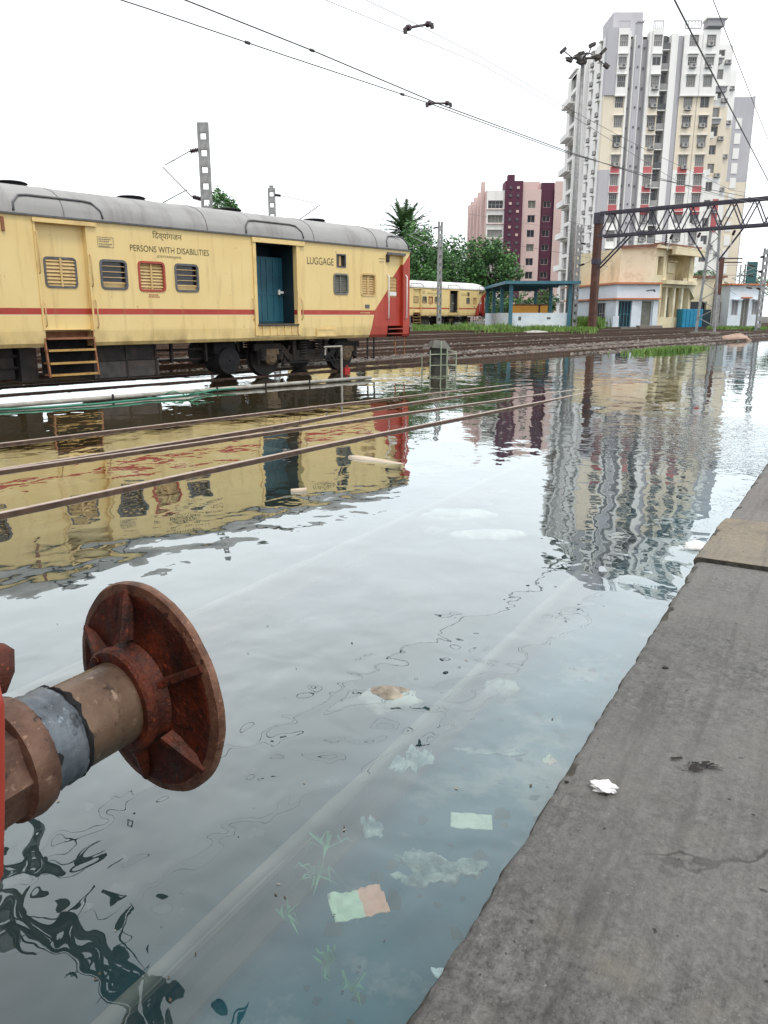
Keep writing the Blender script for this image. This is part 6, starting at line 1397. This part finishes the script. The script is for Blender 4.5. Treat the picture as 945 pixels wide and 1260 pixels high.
# ---- blue shelter
ST = thing('shelter', 'open shelter with dark sheet roof on blue posts and a low white wall', 'shelter', (10.4, 66, gz(10.4, 66)))
sx, sy = 5.0, 15.0
b = MB(); b.bx(-.1, sx, 0, .22, -.4, 1.35); b.build('front_wall', 'limewash', ST); b = MB(); b.bx(-.1, .12, .222, sy, -.4, 1.35); b.build('side_wall', 'limewash', ST); b = MB(); b.bx(sx - .2, sx, .222, sy, -.4, 1.1); b.build('far_side_wall', 'limewash', ST)
b = MB()
for k in range(12): b.bx(-.5 + k * .5, -.02 + k * .5, -.8, sy + .6, 3.72 + .04 * (k % 2), 3.80 + .04 * (k % 2))
b.build('roof', 'sheet', ST); b = MB(); b.bx(-.52, sx + .55, -.84, -.803, 3.62, 3.86); b.bx(-.56, -.523, -.8, sy + .6, 3.62, 3.86); b.build('roof_fascia', 'shelterblue', ST)
for x, y in ((.05, -.12), (sx - .1, -.12), (.05, 5), (.05, 10), (.05, sy - .1), (sx - .1, 7.5), (sx - .1, sy - .1)):
    b = MB(); b.bx(x - .14, x + .14, y - .1, y + .1, -.3 if y < 0 else 1.35, 3.7); b.build('post', 'shelterblue', ST)
for y in (.0, 5, 10, sy - .1): b = MB(); b.bx(0, sx, y - .06, y + .06, 3.52, 3.70); b.build('beam', 'shelterblue', ST)
for x, y in ((.35, 0), (3.1, 0)):
    b = MB(); b.bx(x + .4, x + .62, -.03, -.003, .75, 1.05) if x < 1 else b.bx(x, x + .3, -.02, -.003, .85, 1.0); b.build('wall_mark', 'gutter', ST)
OT = thing('orange_tank', 'orange steel tank standing inside the blue shelter', 'tank', (10.4 + .55, 66 + 2.0, gz(11, 68)))
b = MB(); b.bx(0, 3.0, 0, 1.6, .1, 2.05); b.build('tank_body', 'orange', OT); b = MB(); b.bx(2.2, 2.35, -.03, -.003, .2, 2.0); b.bx(0, 3.0, -.03, -.003, 1.95, 2.04); b.build('tank_band', 'rustmast', OT)
# ---- teal hoarding on the right
HD = thing('hoarding', 'dark teal hoarding on steel legs above the roofs at far right', 'hoarding', gp(47.5, 104))
b = MB(); b.bx(-.7, .55, 0, .3, 4.6, 7.9); b.build('panel', 'hoard', HD)
for x in (-1.5, -.9, .3): b = MB(); b.bx(x, x + .14, .32, .46, 0, 7.5); b.build('leg', 'steelg', HD)
b = MB()
for k in range(4): b.bar((-1.45, .4, 2 + k * 1.3), (-.85, .4, 3.2 + k * 1.3), .08)
b.build('leg_brace', 'steelg', HD)

# ================================================================== TREES
def tree(label, loc, h, rx, ry, rz_c, zc, seed, n=60, leaves=42, ls=.34, mats=('leaf', 'leafb'), trunk=True, name='broadleaf_tree', cat='tree', group='trees beyond the yard'):
    r = random.Random(seed); t = thing(name, label, cat, loc, r.uniform(0, 6), group)
    if trunk:
        b = MB(); b.tube([(0, 0, -.3), (.1, .05, zc * .45), (.05, .2, zc)], [.28, .2, .12], 8)
        for k in range(7):
            a = r.uniform(0, 6.28); z = zc * r.uniform(.45, .9); e = Vector((math.cos(a) * rx * .7, math.sin(a) * ry * .7, zc + rz_c * r.uniform(-.2, .6))); s_ = Vector((.05, .1, z)); b.tube([s_, s_.lerp(e, .5) + Vector((0, 0, .3)), e], [.12, .08, .03], 6)
        b.build('trunk', 'bark', t, smooth=True)
    b = MB(); k = 0
    while k < n:
        p = Vector((r.uniform(-1, 1), r.uniform(-1, 1), r.uniform(-1, 1)))
        l = p.length
        if l > 1 or l < .35: continue
        if p.z < -.5 and r.random() < .5: continue
        k += 1; edge = 1 + .28 * mnoise.noise(p * 1.7 + Vector((seed, 0, 0))); c = Vector((p.x * rx, p.y * ry, p.z * rz_c)) * edge + Vector((0, 0, zc)); cr = r.uniform(.16, .30) * min(rx, rz_c) + .15
        mi = 1 if r.random() < .42 else 0
        for _ in range(leaves):
            d = Vector((r.gauss(0, 1), r.gauss(0, 1), r.gauss(0, .8))); d = d.normalized() * cr * (r.random() ** .45); q = c + d
            a = Vector((r.gauss(0, 1), r.gauss(0, 1), r.gauss(0, .6))).normalized(); u = a.cross(Vector((r.gauss(0, 1), r.gauss(0, 1), r.gauss(0, 1)))).normalized(); s_ = ls * r.uniform(.5, 1.1)
            b.quad(q - a * s_ * .5, q + u * s_ * .28, q + a * s_ * .5, q - u * s_ * .28, mi if r.random() < .8 else 1 - mi)
    b.build('crown', list(mats), t); return t
tree('dark bushy tree to the left of the purple block', (8.6, 100, .4), 10, 4.2, 3.4, 4.2, 6.0, 1, 130, 60, .46)
tree('brighter green bushy tree right in front of the purple block', (13.2, 101, .4), 10.5, 3.7, 3.2, 4.3, 5.9, 2, 140, 60, .46, ('leaf', 'leafb'))
tree('low dark tree between the second coach roof and the purple block', (6.0, 96, .4), 7, 3.4, 3, 3.6, 5.0, 3, 100, 56, .44)
tree('leafy tree under the palm beside the coach end', (3.9, 90, .4), 10, 3.0, 2.6, 4.2, 6.4, 4, 110, 56, .40, ('leafb', 'leaf'))
tree('tree top peeping over the coach roof beside the tall grey mast', (-12.0, 60, .35), 11, 1.5, 1.5, 1.9, 8.0, 5, 60, 46, .28)
tree('tree hidden behind the coach end below the palm', (1.0, 93, .4), 8, 3.0, 2.6, 3.6, 5.4, 6, 90, 50, .40)
for i, (x, y, h) in enumerate(((11.2, 84, 1.5), (13.2, 86, 1.6), (15.4, 88, 1.7), (17.6, 88, 1.9))):
    tree(['leafy shrub seen through the left half of the blue shelter', 'leafy shrub seen through the middle of the blue shelter', 'leafy shrub seen through the right half of the blue shelter', 'leafy shrub between the shelter and the pale blue cabin'][i], (x, y, .4), h * 2, 1.5, 1.2, h, h, 20 + i, 34, 40, .3, ('leafb', 'leaf'), False, 'shrub', 'shrub', 'shrubs behind the shelter')
for i, (x, y) in enumerate(((40.5, 106), (43.5, 108), (50, 110), (55, 112))):
    tree(['dark tree crown left behind the small hut roof', 'dark arching tree crown behind the small hut', 'distant tree right of the teal hoarding', 'distant tree at the right picture edge'][i], (x, y, .4), 7, 2.3, 2, 2.2, 4.4, 30 + i, 44, 40, .36)
def palm(label, loc, h, fl_, seed):
    r = random.Random(seed); t = thing('palm_tree', label, 'palm tree', loc)
    b = MB(); b.tube([(0, 0, -.3), (.15, 0, h * .5), (0, 0, h)], [.3, .24, .22], 10); b.build('trunk', 'bark', t, smooth=True)
    for k in range(60):
        a = k * 2.4 + r.uniform(-.2, .2); el = R(80 - 115 * (k / 60) ** .85); L_ = fl_ * r.uniform(.85, 1.1); b = MB(); pts = []
        p = Vector((0, 0, h)); d = Vector((math.cos(a) * math.cos(el), math.sin(a) * math.cos(el), math.sin(el)))
        for i in range(9): pts.append(p.copy()); p = p + d * (L_ / 8); d = (d + Vector((0, 0, -.085))).normalized()
        b.tube(pts, [.035 - .003 * i for i in range(9)], 4)
        for i in range(1, 9):
            ax = (pts[i] - pts[i - 1]).normalized(); sd_ = ax.cross(Vector((0, 0, 1))).normalized()
            for j in range(3):
                q = pts[i - 1].lerp(pts[i], j / 3); ll = .80 * math.sin(PI * (.12 + .8 * (i + j / 3) / 9.3))
                for s_ in (-1, 1):
                    e = q + (sd_ * s_ * .85 + ax * .55 + Vector((0, 0, .18 - .25 * r.random()))).normalized() * ll
                    b.tri(q - ax * .11, q + ax * .11, e)
        b.build('frond', 'leafp', t)
palm('date palm with a dense crown rising above the coach end', (2.5, 100, .4), 11.0, 3.9, 3)
